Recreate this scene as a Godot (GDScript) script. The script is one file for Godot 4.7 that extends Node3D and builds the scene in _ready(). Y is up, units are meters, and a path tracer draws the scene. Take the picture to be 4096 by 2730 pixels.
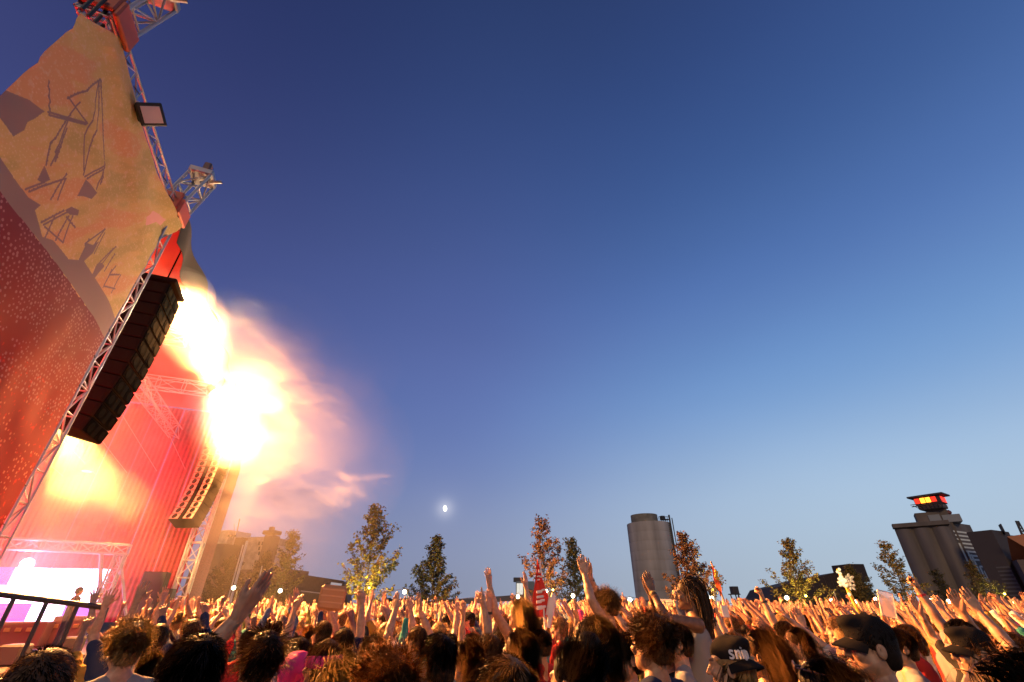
extends Node3D

# ---------- small helpers ----------
var mats := {}
var meshes := {}
var used := {}
var rng := RandomNumberGenerator.new()
const EYE := 1.9
const PITCH := 30.73
const STAGE_AZ := 21.9
const STAGE_D := 5.5
var sd := Vector3.ZERO   # along the stage front, away from the camera
var sn := Vector3.ZERO   # from the stage towards the audience

func lin(r: float, g: float, b: float) -> Color:
	return Color(r, g, b).linear_to_srgb()

func mat(key: String, r := 0.5, g := 0.5, b := 0.5, rough := 0.8, metal := 0.0) -> StandardMaterial3D:
	if mats.has(key):
		return mats[key]
	var m := StandardMaterial3D.new()
	m.resource_name = key
	m.albedo_color = lin(r, g, b)
	m.roughness = rough
	m.metallic = metal
	mats[key] = m
	return m

func glow(key: String, r := 1.0, g := 1.0, b := 1.0, e := 1.0) -> StandardMaterial3D:
	if mats.has(key):
		return mats[key]
	var m := mat(key, 0.04, 0.04, 0.04, 0.5)
	m.emission_enabled = true
	m.emission = lin(r, g, b)
	m.emission_energy_multiplier = e
	return m

func noisy(m: StandardMaterial3D, freq: float, lo: float, hi: float, size := 1.0, stretch := Vector3.ONE, bump := 0.0) -> StandardMaterial3D:
	var n := FastNoiseLite.new()
	n.seed = mats.size() * 7 + 3
	n.frequency = freq
	n.fractal_octaves = 5
	var t := NoiseTexture2D.new()
	t.width = 256
	t.height = 256
	t.seamless = true
	t.noise = n
	var g := Gradient.new()
	g.set_color(0, Color(lo, lo, lo))
	g.set_color(1, Color(hi, hi, hi))
	t.color_ramp = g
	m.albedo_texture = t
	m.uv1_triplanar = true
	m.uv1_world_triplanar = true
	m.uv1_scale = stretch / size
	return m

func uniq(called: String) -> String:
	var k: int = used.get(called, 0)
	used[called] = k + 1
	return called if k == 0 else "%s_%03d" % [called, k]

func tag(o: Node3D, label: String, category := "", group := "", kind := "") -> Node3D:
	if label:
		o.set_meta("label", label)
	if category:
		o.set_meta("category", category)
	if group:
		o.set_meta("group", group)
	if kind:
		o.set_meta("kind", kind)
	return o

func thing(called: String, label: String, category: String, at := Vector3.ZERO, turn := 0.0, group := "") -> Node3D:
	var o := Node3D.new()
	o.name = uniq(called)
	add_child(o)
	o.position = at
	o.rotation.y = turn
	return tag(o, label, category, group)

func part(called: String, mesh: Mesh, m: Material, parent: Node3D, tr := Transform3D()) -> MeshInstance3D:
	var o := MeshInstance3D.new()
	o.mesh = mesh
	o.material_override = m
	o.transform = tr
	if parent == self:
		o.name = uniq(called)
		add_child(o)
	else:
		var k := "%d/%s" % [parent.get_instance_id(), called]
		var c: int = used.get(k, 0)
		used[k] = c + 1
		o.name = called if c == 0 else "%s_%03d" % [called, c]
		parent.add_child(o, true)
	return o

func struct(called: String, mesh: Mesh, m: Material, tr := Transform3D()) -> MeshInstance3D:
	var o := part(called, mesh, m, self, tr)
	o.set_meta("kind", "structure")
	return o

func sp(t: float, n: float, h: float) -> Vector3:   # a place on the stage: metres along its front, out towards the audience, up
	return sn * (n - STAGE_D) + sd * t + Vector3.UP * h

func at(u: float, v: float, f: float) -> Vector3:    # a place seen at u, v in the 1024 px wide photograph, f metres ahead
	var a := deg_to_rad(PITCH)
	var x := (u - 512.0) / 447.5
	var y := (341.0 - v) / 447.5
	var up := y * cos(a) + sin(a)
	var fw := cos(a) - y * sin(a)
	return Vector3(x * f / fw, EYE + up * f / fw, -f)

func gnd(u: float, f: float) -> Vector3:
	var p := at(u, 607.0, f)
	p.y = 0
	return p

# ---------- mesh helpers ----------
func st_new() -> SurfaceTool:   # flat faces unless a smooth group is set
	var s := SurfaceTool.new()
	s.begin(Mesh.PRIMITIVE_TRIANGLES)
	s.set_smooth_group(-1)
	return s

func tri(s: SurfaceTool, a: Vector3, b: Vector3, c: Vector3) -> void:
	s.add_vertex(a)
	s.add_vertex(b)
	s.add_vertex(c)

func quad(s: SurfaceTool, a: Vector3, b: Vector3, c: Vector3, d: Vector3) -> void:   # clockwise as seen from the front
	tri(s, a, b, c)
	tri(s, a, c, d)

func add_box(s: SurfaceTool, c: Vector3, size: Vector3, b := Basis()) -> void:
	var h := size / 2
	var p := []
	for i in 8:
		p.append(c + b * Vector3(h.x * (1 if i & 1 else -1), h.y * (1 if i & 2 else -1), h.z * (1 if i & 4 else -1)))
	for f in [[0, 2, 3, 1], [4, 5, 7, 6], [0, 4, 6, 2], [1, 3, 7, 5], [2, 6, 7, 3], [0, 1, 5, 4]]:
		quad(s, p[f[0]], p[f[1]], p[f[2]], p[f[3]])

func done(s: SurfaceTool) -> ArrayMesh:
	s.generate_normals()
	return s.commit()

func bevel_box(size: Vector3, bv: float) -> ArrayMesh:
	var key := "bb%s%s" % [size, bv]
	if meshes.has(key):
		return meshes[key]
	var s := st_new()
	s.set_smooth_group(-1)
	var h := size / 2
	var ax := [Vector3.RIGHT, Vector3.UP, Vector3.BACK]
	# six faces inset by bv, twelve edge strips, eight corner triangles, wound by the outward direction
	for i in 3:
		for sg in [-1.0, 1.0]:
			var n: Vector3 = ax[i] * sg
			var u: Vector3 = ax[(i + 1) % 3]
			var w: Vector3 = ax[(i + 2) % 3]
			var hu: float = h[(i + 1) % 3] - bv
			var hw: float = h[(i + 2) % 3] - bv
			var c: Vector3 = n * h[i]
			face(s, [c - u * hu - w * hw, c + u * hu - w * hw, c + u * hu + w * hw, c - u * hu + w * hw], n)
	for i in 3:
		for sa in [-1.0, 1.0]:
			for sb in [-1.0, 1.0]:
				var a: Vector3 = ax[(i + 1) % 3] * sa
				var b: Vector3 = ax[(i + 2) % 3] * sb
				var ha: float = h[(i + 1) % 3]
				var hb: float = h[(i + 2) % 3]
				var l: Vector3 = ax[i] * (h[i] - bv)
				face(s, [a * ha + b * (hb - bv) - l, a * (ha - bv) + b * hb - l, a * (ha - bv) + b * hb + l, a * ha + b * (hb - bv) + l], a + b)
	for sx in [-1.0, 1.0]:
		for sy in [-1.0, 1.0]:
			for sz in [-1.0, 1.0]:
				var k := Vector3(sx, sy, sz)
				face(s, [k * (h - Vector3(0, bv, bv)), k * (h - Vector3(bv, 0, bv)), k * (h - Vector3(bv, bv, 0))], k)
	meshes[key] = done(s)
	return meshes[key]

func face(s: SurfaceTool, p: Array, n: Vector3) -> void:   # a convex polygon turned so that its front looks along n
	var cross: Vector3 = (p[1] - p[0]).cross(p[2] - p[0])
	var flip := cross.dot(n) > 0
	for i in range(1, p.size() - 1):
		if flip:
			tri(s, p[0], p[i + 1], p[i])
		else:
			tri(s, p[0], p[i], p[i + 1])

func tube(s: SurfaceTool, pts: Array, radii: Array, sides := 8, caps := true) -> void:
	var rings := []
	for i in pts.size():
		var d: Vector3 = (pts[mini(i + 1, pts.size() - 1)] - pts[maxi(i - 1, 0)]).normalized()
		var a := d.cross(Vector3.UP if absf(d.y) < 0.9 else Vector3.RIGHT).normalized()
		var b := a.cross(d)
		var ring := []
		for k in sides:
			var w := TAU * k / sides
			ring.append(pts[i] + (a * cos(w) + b * sin(w)) * radii[i])
		rings.append(ring)
	s.set_smooth_group(1)
	for i in pts.size() - 1:
		for k in sides:
			var k2 := (k + 1) % sides
			quad(s, rings[i][k], rings[i][k2], rings[i + 1][k2], rings[i + 1][k])
	s.set_smooth_group(-1)
	if caps:
		var e: int = pts.size() - 1
		for k in range(1, sides - 1):
			tri(s, rings[0][0], rings[0][k + 1], rings[0][k])
			tri(s, rings[e][0], rings[e][k], rings[e][k + 1])

func rod_mesh(sides := 8) -> Mesh:   # a unit tube along y, radius 1
	var key := "rod%d" % sides
	if not meshes.has(key):
		var s := st_new()
		tube(s, [Vector3.ZERO, Vector3.UP], [1.0, 1.0], sides)
		meshes[key] = done(s)
	return meshes[key]

func rod_tr(a: Vector3, b: Vector3, r: float) -> Transform3D:
	var d := b - a
	var y := d.normalized()
	var x := y.cross(Vector3.UP if absf(y.y) < 0.9 else Vector3.RIGHT).normalized()
	return Transform3D(Basis(x * r, d, x.cross(y) * r), a)

func rod(called: String, a: Vector3, b: Vector3, r: float, m: Material, parent: Node3D) -> MeshInstance3D:
	return part(called, rod_mesh(), m, parent, rod_tr(a, b, r))

func ball(r := 1.0, seg := 12) -> Mesh:
	var key := "ball%s_%d" % [r, seg]
	if not meshes.has(key):
		var b := SphereMesh.new()
		b.radius = r
		b.height = 2 * r
		b.radial_segments = seg
		b.rings = seg / 2
		meshes[key] = b
	return meshes[key]

func truss(parent: Node3D, a: Vector3, b: Vector3, side: Vector3, up: Vector3, step: float, m: Material, r := 0.028, faces := 4) -> void:
	# four chords (or two for a ladder) and their bracing, every tube a piece of its own
	var corners := [side + up, side - up, -side - up, -side + up] if faces == 4 else [up, -up]
	for c in corners:
		rod("chord", a + c, b + c, r, m, parent)
	var k := maxi(2, int(round((b - a).length() / step)))
	for i in k:
		var p := a.lerp(b, float(i) / k)
		var q := a.lerp(b, float(i + 1) / k)
		for f in corners.size() if faces == 4 else 1:
			var c0: Vector3 = corners[f]
			var c1: Vector3 = corners[(f + 1) % corners.size()]
			if (i + f) % 2 == 0:
				rod("brace", p + c0, q + c1, r * 0.55, m, parent)
			else:
				rod("brace", p + c1, q + c0, r * 0.55, m, parent)
			rod("brace", p + c0, p + c1, r * 0.55, m, parent)

# ---------- the sky ----------
func s2l(r: float, g: float, b: float) -> Vector3:
	var c := Color(r / 255.0, g / 255.0, b / 255.0).srgb_to_linear()
	return Vector3(c.r, c.g, c.b)

func sky_stop(stops: Array, e: float) -> Vector3:
	for i in range(1, stops.size()):
		if e <= stops[i][0]:
			var t0: float = stops[i - 1][0]
			var pre: Array = stops[maxi(i - 2, 0)]
			var post: Array = stops[mini(i + 1, stops.size() - 1)]
			return (stops[i - 1][1] as Vector3).cubic_interpolate_in_time(stops[i][1], pre[1], post[1], (e - t0) / (stops[i][0] - t0), stops[i][0] - t0, minf(pre[0] - t0, -3.0), post[0] - t0 + (3.0 if i == stops.size() - 1 else 0.0))
	return stops[-1][1]

func make_sky() -> ImageTexture:
	var mid := [[0.0, s2l(142, 149, 172)], [6.0, s2l(139, 150, 182)], [15.0, s2l(114, 133, 184)], [31.0, s2l(87, 106, 165)], [43.0, s2l(71, 91, 148)], [55.0, s2l(56, 76, 129)], [67.0, s2l(45, 63, 110)], [90.0, s2l(36, 52, 96)]]
	var bright := [[0.0, s2l(176, 192, 207)], [9.0, s2l(173, 197, 221)], [21.0, s2l(123, 161, 210)], [32.0, s2l(90, 125, 184)], [43.0, s2l(67, 98, 155)], [55.0, s2l(53, 78, 132)], [67.0, s2l(45, 64, 112)], [90.0, s2l(36, 52, 96)]]
	var dark := [[0.0, s2l(112, 112, 146)], [10.0, s2l(104, 108, 154)], [20.0, s2l(86, 94, 150)], [43.0, s2l(58, 66, 117)], [55.0, s2l(46, 56, 104)], [67.0, s2l(40, 52, 98)], [90.0, s2l(36, 52, 96)]]
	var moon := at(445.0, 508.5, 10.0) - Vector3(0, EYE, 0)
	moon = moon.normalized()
	var w := 1536
	var h := 768
	var im := Image.create(w, h, false, Image.FORMAT_RGBF)
	var thin := FastNoiseLite.new()      # very faint high haze
	thin.seed = 14
	thin.frequency = 1.6
	thin.fractal_octaves = 5
	for j in h:
		var e := 90.0 - 180.0 * (j + 0.5) / h
		var el := maxf(e, 0.0)
		var cb := sky_stop(bright, el)
		var cm := sky_stop(mid, el)
		var cd := sky_stop(dark, el)
		var ce := cos(deg_to_rad(e))
		var se := sin(deg_to_rad(e))
		for i in w:
			var az := fposmod((i + 0.5) / w * 360.0 + 180.0, 360.0) - 180.0        # the first column looks towards -z
			var s := cos(deg_to_rad(az - 60.0))
			var c := cd.lerp(cm, smoothstep(-0.5, 0.6, s)).lerp(cb, smoothstep(0.35, 1.0, s))
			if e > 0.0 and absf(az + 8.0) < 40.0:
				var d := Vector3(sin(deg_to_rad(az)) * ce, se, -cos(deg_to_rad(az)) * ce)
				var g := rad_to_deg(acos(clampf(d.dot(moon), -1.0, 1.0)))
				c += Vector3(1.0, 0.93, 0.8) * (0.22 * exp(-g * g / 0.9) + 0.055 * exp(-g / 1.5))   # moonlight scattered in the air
			var veil := 1.0 + 0.03 * thin.get_noise_3d(sin(deg_to_rad(az)) * ce, se * 2.5, cos(deg_to_rad(az)) * ce)
			c *= veil
			im.set_pixel(i, j, Color(c.x, c.y, c.z))
	return ImageTexture.create_from_image(im)

func _ready() -> void:
	rng.seed = 11
	var sa := deg_to_rad(STAGE_AZ)
	sd = Vector3(-sin(sa), 0, -cos(sa))
	sn = Vector3(cos(sa), 0, -sin(sa))
	# camera, sky, exposure
	var cam := Camera3D.new()
	cam.name = "camera"
	cam.position = Vector3(0, EYE, 0)
	cam.rotation_degrees = Vector3(PITCH, 0, 0)
	cam.fov = 2.0 * rad_to_deg(atan(341.25 / 447.5))
	cam.near = 0.05
	cam.far = 4000.0
	add_child(cam)
	cam.make_current()
	var env := Environment.new()
	env.background_mode = Environment.BG_SKY
	var sky := Sky.new()
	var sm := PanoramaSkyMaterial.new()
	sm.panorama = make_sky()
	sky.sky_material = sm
	env.sky = sky
	env.tonemap_mode = Environment.TONE_MAPPER_LINEAR
	env.tonemap_exposure = 1.0
	env.sdfgi_enabled = true
	env.ssao_enabled = true
	env.ssil_enabled = true
	env.volumetric_fog_enabled = true
	env.volumetric_fog_density = 0.0
	var we := WorldEnvironment.new()
	we.name = "environment"
	we.environment = env
	add_child(we)
	var added_fill := DirectionalLight3D.new()       # added soft fill from behind, lifting the distant silo, tower and trees
	added_fill.name = "added_fill_light"
	added_fill.light_energy = 0.3
	added_fill.light_color = Color(1.0, 0.86, 0.68)
	added_fill.light_angular_distance = 14.0
	added_fill.shadow_enabled = true
	add_child(added_fill)
	added_fill.look_at_from_position(Vector3(-25, 40, 95), Vector3.ZERO, Vector3.UP)
	build_setting()
	build_stage()
	build_background()
	build_people()
	build_smoke()

func build_setting() -> void:
	var s := st_new()
	quad(s, Vector3(-1500, 0, -1500), Vector3(1500, 0, -1500), Vector3(1500, 0, 1500), Vector3(-1500, 0, 1500))
	struct("ground", done(s), noisy(mat("trodden ground", 0.10, 0.09, 0.075, 0.95), 0.02, 0.6, 1.0, 4.0))

func lamp_omni(called: String, p: Vector3, col: Color, e: float, size := 0.1) -> OmniLight3D:
	var l := OmniLight3D.new()
	l.name = uniq(called)
	l.position = p
	l.light_color = col
	l.light_energy = e
	l.light_size = size
	l.omni_range = 120.0
	l.omni_attenuation = 2.0
	l.shadow_enabled = true
	add_child(l)
	return l

func lamp_spot(called: String, p: Vector3, to: Vector3, col: Color, e: float, angle: float, soft := 0.5, size := 0.1) -> SpotLight3D:
	var l := SpotLight3D.new()
	l.name = uniq(called)
	l.light_color = col
	l.light_energy = e
	l.spot_angle = angle
	l.spot_angle_attenuation = soft
	l.light_size = size
	l.spot_range = 120.0
	l.spot_attenuation = 2.0
	l.shadow_enabled = true
	add_child(l)
	l.look_at_from_position(p, to, Vector3.UP)
	return l

# ---------- the stage ----------
func scrim_print() -> ImageTexture:
	# the cloth's print: dock cranes over a quay, dotted water reddened with painted stage glow; 104 px per metre
	var px := 104.0
	var w := 640
	var h := 1092
	var im := Image.create(w, h, false, Image.FORMAT_RGB8)
	var n := FastNoiseLite.new()
	n.seed = 5
	n.frequency = 0.055
	var n2 := FastNoiseLite.new()
	n2.seed = 9
	n2.frequency = 0.006
	var n3 := FastNoiseLite.new()
	n3.noise_type = FastNoiseLite.TYPE_CELLULAR
	n3.frequency = 0.09
	n3.seed = 2
	for y in h:
		var hh := 11.3 - y / px
		for x in w:
			var tt := 6.1 + x / px
			var f := n.get_noise_2d(x, y)
			var g := n2.get_noise_2d(x + y * 0.8, y * 0.5)
			var c := Color(0.87, 0.74, 0.48)
			if g > 0.08:
				c = c.lerp(Color(0.88, 0.67, 0.47), minf(1.0, (g - 0.08) * 6.0))
			if g < -0.08:
				c = c.lerp(Color(0.80, 0.70, 0.44), minf(1.0, (-g - 0.08) * 5.0))
			if f > 0.22:
				c = c.lerp(Color(0.90, 0.78, 0.62), minf(0.6, (f - 0.22) * 3.0))
			var edge := 7.25 + 0.08 * n2.get_noise_2d(x * 3.0, 7.0)
			if hh < edge:
				c = Color(0.50, 0.20, 0.27).lerp(Color(0.60, 0.10, 0.10), clampf((edge - hh) / 1.6, 0.0, 1.0))  # red brightened to hold the stage light glowing through the cloth
				if f > 0.34 and hh < 5.6:
					c = c.lerp(Color(0.85, 0.16, 0.10), minf(0.8, (f - 0.34) * 6.0))
			im.set_pixel(x, y, c)
	rng.seed = 31
	for gy in 80:
		for gx in 64:
			var q := Vector2(gx * 10.0 + (gy % 2) * 5.0 + rng.randf_range(-2.5, 2.5), 428.0 + gy * 8.4 + rng.randf_range(-2.5, 2.5))
			if rng.randf() < (0.12 if gy < 26 else 0.55) or n2.get_noise_2d(q.x * 2.0, q.y * 2.0) < (-0.25 if gy < 26 else -0.02):
				continue
			var dc := Color(0.78, 0.60, 0.62) if gy < 26 else Color(0.95, 0.66, 0.50)
			var rr := rng.randf_range(1.4, 2.9)
			for yy in range(-3, 4):
				for xx in range(-3, 4):
					if Vector2(xx, yy).length() < rr and q.x + xx >= 0 and q.x + xx < w and q.y + yy < h:
						im.set_pixel(int(q.x) + xx, int(q.y) + yy, im.get_pixel(int(q.x) + xx, int(q.y) + yy).lerp(dc, 0.62))
	for gy in 52:
		for gx in 80:
			var q := Vector2(gx * 8.0 + (gy % 2) * 4.0 + rng.randf_range(-2, 2), gy * 8.0 + rng.randf_range(-2, 2))
			if rng.randf() < 0.7:
				im.fill_rect(Rect2i(int(q.x), int(q.y), 2 + int(rng.randf() * 2.0), 2), im.get_pixel(clampi(int(q.x), 0, w - 1), maxi(int(q.y), 0)).lerp(Color(0.97, 0.86, 0.72), 0.45))
	var grey := Color(0.60, 0.50, 0.49)
	var polys := [
		[7.1, 7.53, 7.52, 7.55, 7.78, 7.65, 7.75, 7.5, 8.21, 7.32, 8.46, 7.46, 9.06, 7.51, 9.42, 7.77, 10.1, 7.8, 11.0, 7.79, 12.2, 7.6, 12.2, 7.1, 10.69, 7.25, 9.1, 7.24, 7.46, 7.2, 6.1, 7.2, 6.1, 7.55],
		[6.1, 8.26, 6.45, 8.56, 6.65, 8.66, 6.74, 8.71, 6.71, 8.48, 6.66, 8.31, 6.71, 8.18, 6.65, 7.94, 6.1, 7.9],
		[7.38, 8.16, 7.63, 8.1, 7.56, 7.93, 7.44, 7.88], [8.26, 8.82, 8.43, 8.88, 8.72, 8.94, 8.68, 8.73, 8.45, 8.57, 8.32, 8.44],
		[8.28, 8.03, 8.35, 8.19, 8.55, 8.3, 8.6, 8.21, 8.44, 8.07], [9.2, 8.05, 9.43, 8.18, 9.52, 8.37, 9.55, 8.08, 9.44, 7.76, 9.3, 7.68],
		[9.86, 8.04, 9.99, 8.16, 10.12, 8.17, 10.04, 7.79, 9.91, 7.79]]
	for p in polys:
		poly_fill(im, p, grey, px)
	poly_fill(im, [10.51, 10.03, 10.78, 10.47, 11.16, 10.7, 11.49, 10.82, 11.44, 10.56, 11.18, 10.45, 10.9, 10.16, 10.67, 9.88], Color(0.93, 0.70, 0.64), px)
	var segs := [6.47, 9.08, 6.81, 8.79, 6.79, 8.76, 7.5, 9.47, 6.84, 8.75, 7.5, 9.43, 7.12, 9.54, 7.14, 9.19, 7.14, 9.19, 7.2, 8.5, 7.18, 9.08, 7.37, 8.49, 7.2, 8.5, 7.4, 8.19, 6.91, 9.35, 7.5, 9.47, 7.2, 10.34, 6.91, 9.31,
		7.18, 10.31, 7.43, 9.81, 7.18, 10.31, 7.54, 9.94, 7.43, 9.81, 7.62, 9.29, 7.54, 9.94, 7.79, 9.44, 7.62, 9.29, 8.09, 8.87, 7.76, 9.47, 7.93, 9.2, 7.93, 9.2, 8.15, 8.81, 7.22, 10.34, 8.36, 9.52,
		7.26, 8.98, 7.47, 8.27, 7.3, 8.82, 7.48, 8.38, 7.38, 7.58, 7.58, 7.98, 7.46, 7.61, 7.63, 7.98, 8.2, 8.82, 8.46, 9.47, 8.28, 8.85, 8.49, 9.42, 8.42, 9.5, 8.64, 8.96, 8.41, 9.48, 8.64, 9.11,
		7.61, 7.92, 7.86, 8.39, 7.81, 8.44, 7.88, 7.88, 7.86, 8.39, 8.01, 8.01, 8.01, 7.46, 8.27, 7.99, 8.08, 7.47, 8.36, 8.05, 8.28, 7.33, 8.17, 7.79, 8.12, 7.47, 8.69, 7.6, 8.51, 7.5, 8.44, 8.03,
		8.69, 7.6, 8.51, 8.1, 8.41, 7.97, 8.73, 8.01, 9.48, 8.65, 9.19, 8.01, 9.48, 8.65, 9.45, 8.16, 9.54, 8.6, 9.6, 8.09, 10.1, 8.69, 9.9, 8.06, 10.1, 8.69, 10.0, 8.1, 10.22, 8.57, 10.21, 8.1,
		10.48, 8.45, 10.43, 8.16, 10.42, 8.29, 10.47, 7.84, 10.8, 8.44, 10.85, 7.97, 10.43, 8.16, 10.75, 8.41, 10.49, 7.89, 10.9, 8.11, 9.22, 8.14, 9.21, 7.99]
	for i in range(0, segs.size(), 4):
		var a := Vector2(segs[i] - 6.1, 11.3 - segs[i + 1]) * px
		var b := Vector2(segs[i + 2] - 6.1, 11.3 - segs[i + 3]) * px
		var n_ := maxi(2, int(a.distance_to(b)))
		for k in n_ + 1:
			var p := a.lerp(b, float(k) / n_)
			im.fill_rect(Rect2i(int(p.x) - 1, int(p.y) - 1, 3, 3), grey)
			if i % 8 == 0 and k % 10 < 2:        # lattice of the crane jibs
				im.fill_rect(Rect2i(int(p.x) - 2, int(p.y) - 2, 5, 2), grey)
	return ImageTexture.create_from_image(im)

func poly_fill(im: Image, p: Array, c: Color, px: float) -> void:
	var pts := PackedVector2Array()
	var box := Rect2()
	for i in range(0, p.size(), 2):
		var q := Vector2(p[i] - 6.1, 11.3 - p[i + 1]) * px
		pts.append(q)
		box = Rect2(q, Vector2.ZERO) if i == 0 else box.expand(q)
	for y in range(maxi(0, int(box.position.y)), mini(im.get_height(), int(box.end.y) + 1)):
		for x in range(maxi(0, int(box.position.x)), mini(im.get_width(), int(box.end.x) + 1)):
			if Geometry2D.is_point_in_polygon(Vector2(x, y), pts):
				im.set_pixel(x, y, c)

func scrim(t0: float, t1: float, h0: float, h1: float, n0: float, clip := false) -> ArrayMesh:
	# a hung cloth: gathered ridges at the top, slack belly, two faces 4 mm apart
	var s := st_new()
	s.set_smooth_group(0)
	var nx := 40
	var ny := 64
	var ns := FastNoiseLite.new()
	ns.seed = 21
	ns.frequency = 0.22
	for side in 2:
		for j in ny:
			for i in nx:
				var q := []
				for c in [[0, 0], [1, 0], [1, 1], [0, 1]]:
					var a := float(i + c[0]) / nx
					var b := float(j + c[1]) / ny
					var t := lerpf(t0, t1, a)
					var h := lerpf(h0, h1, b)
					if clip:
						var top: float = h1 - 0.72 * clampf((t0 + 0.75 - t) / 0.72, 0.0, 1.0) - 0.10 * sin(PI * clampf((t - t0 - 0.75) / (t1 - t0 - 0.75), 0.0, 1.0))
						h = lerpf(h0, top, b)
						# the right hem is pulled in between its ties
						t -= 0.52 * a * (1.0 - smoothstep(9.7, 11.2, h))
					var fold := 0.10 * sin((t * 0.8 + h * 2.4) * 1.6) * smoothstep(0.80, 0.96, b) * (0.25 + 0.75 * a) + 0.025 * ns.get_noise_2d(t * 3.0, h * 2.0) + 0.05 * sin(PI * a) * sin(PI * b)
					fold += 0.05 * pow(maxf(0.0, sin((t * 0.9 + h * 2.6) * 2.2 + 0.7)), 3.0) * smoothstep(0.6, 0.95, b)
					s.set_uv(Vector2((t - 6.1) / 6.1538, (11.3 - h) / 10.5))
					q.append([sp(t, n0 + fold - (0.004 if side else 0.0), h), Vector2((t - 6.1) / 6.1538, (11.3 - h) / 10.5)])
				for k in ([0, 3, 2, 0, 2, 1] if side else [0, 2, 3, 0, 1, 2]):
					s.set_uv(q[k][1])
					s.add_vertex(q[k][0])
	s.generate_normals()
	return s.commit()

func curtain(w: float, h: float, folds: int, depth: float) -> ArrayMesh:
	var s := st_new()
	s.set_smooth_group(0)
	var k := folds * 6
	for side in 2:
		for i in k:
			var x0 := w * i / k
			var x1 := w * (i + 1) / k
			var z0 := depth * sin(TAU * folds * float(i) / k) - side * 0.01
			var z1 := depth * sin(TAU * folds * float(i + 1) / k) - side * 0.01
			var a := Vector3(x0, 0, z0)
			var b := Vector3(x1, 0, z1)
			if side:
				quad(s, a, a + Vector3.UP * h, b + Vector3.UP * h, b)
			else:
				quad(s, a, b, b + Vector3.UP * h, a + Vector3.UP * h)
	return done(s)

func stage_basis() -> Basis:   # x along the front, y up, z into the stage
	return Basis(sd, Vector3.UP, sd.cross(Vector3.UP))

func stage_box(called: String, t: float, n: float, h: float, size: Vector3, m: Material, parent: Node3D, bv := 0.02) -> MeshInstance3D:
	# size: along the front, height, depth
	return part(called, bevel_box(size, bv), m, parent, Transform3D(Basis(sd, Vector3.UP, sd.cross(Vector3.UP)), sp(t, n, h)))

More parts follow.
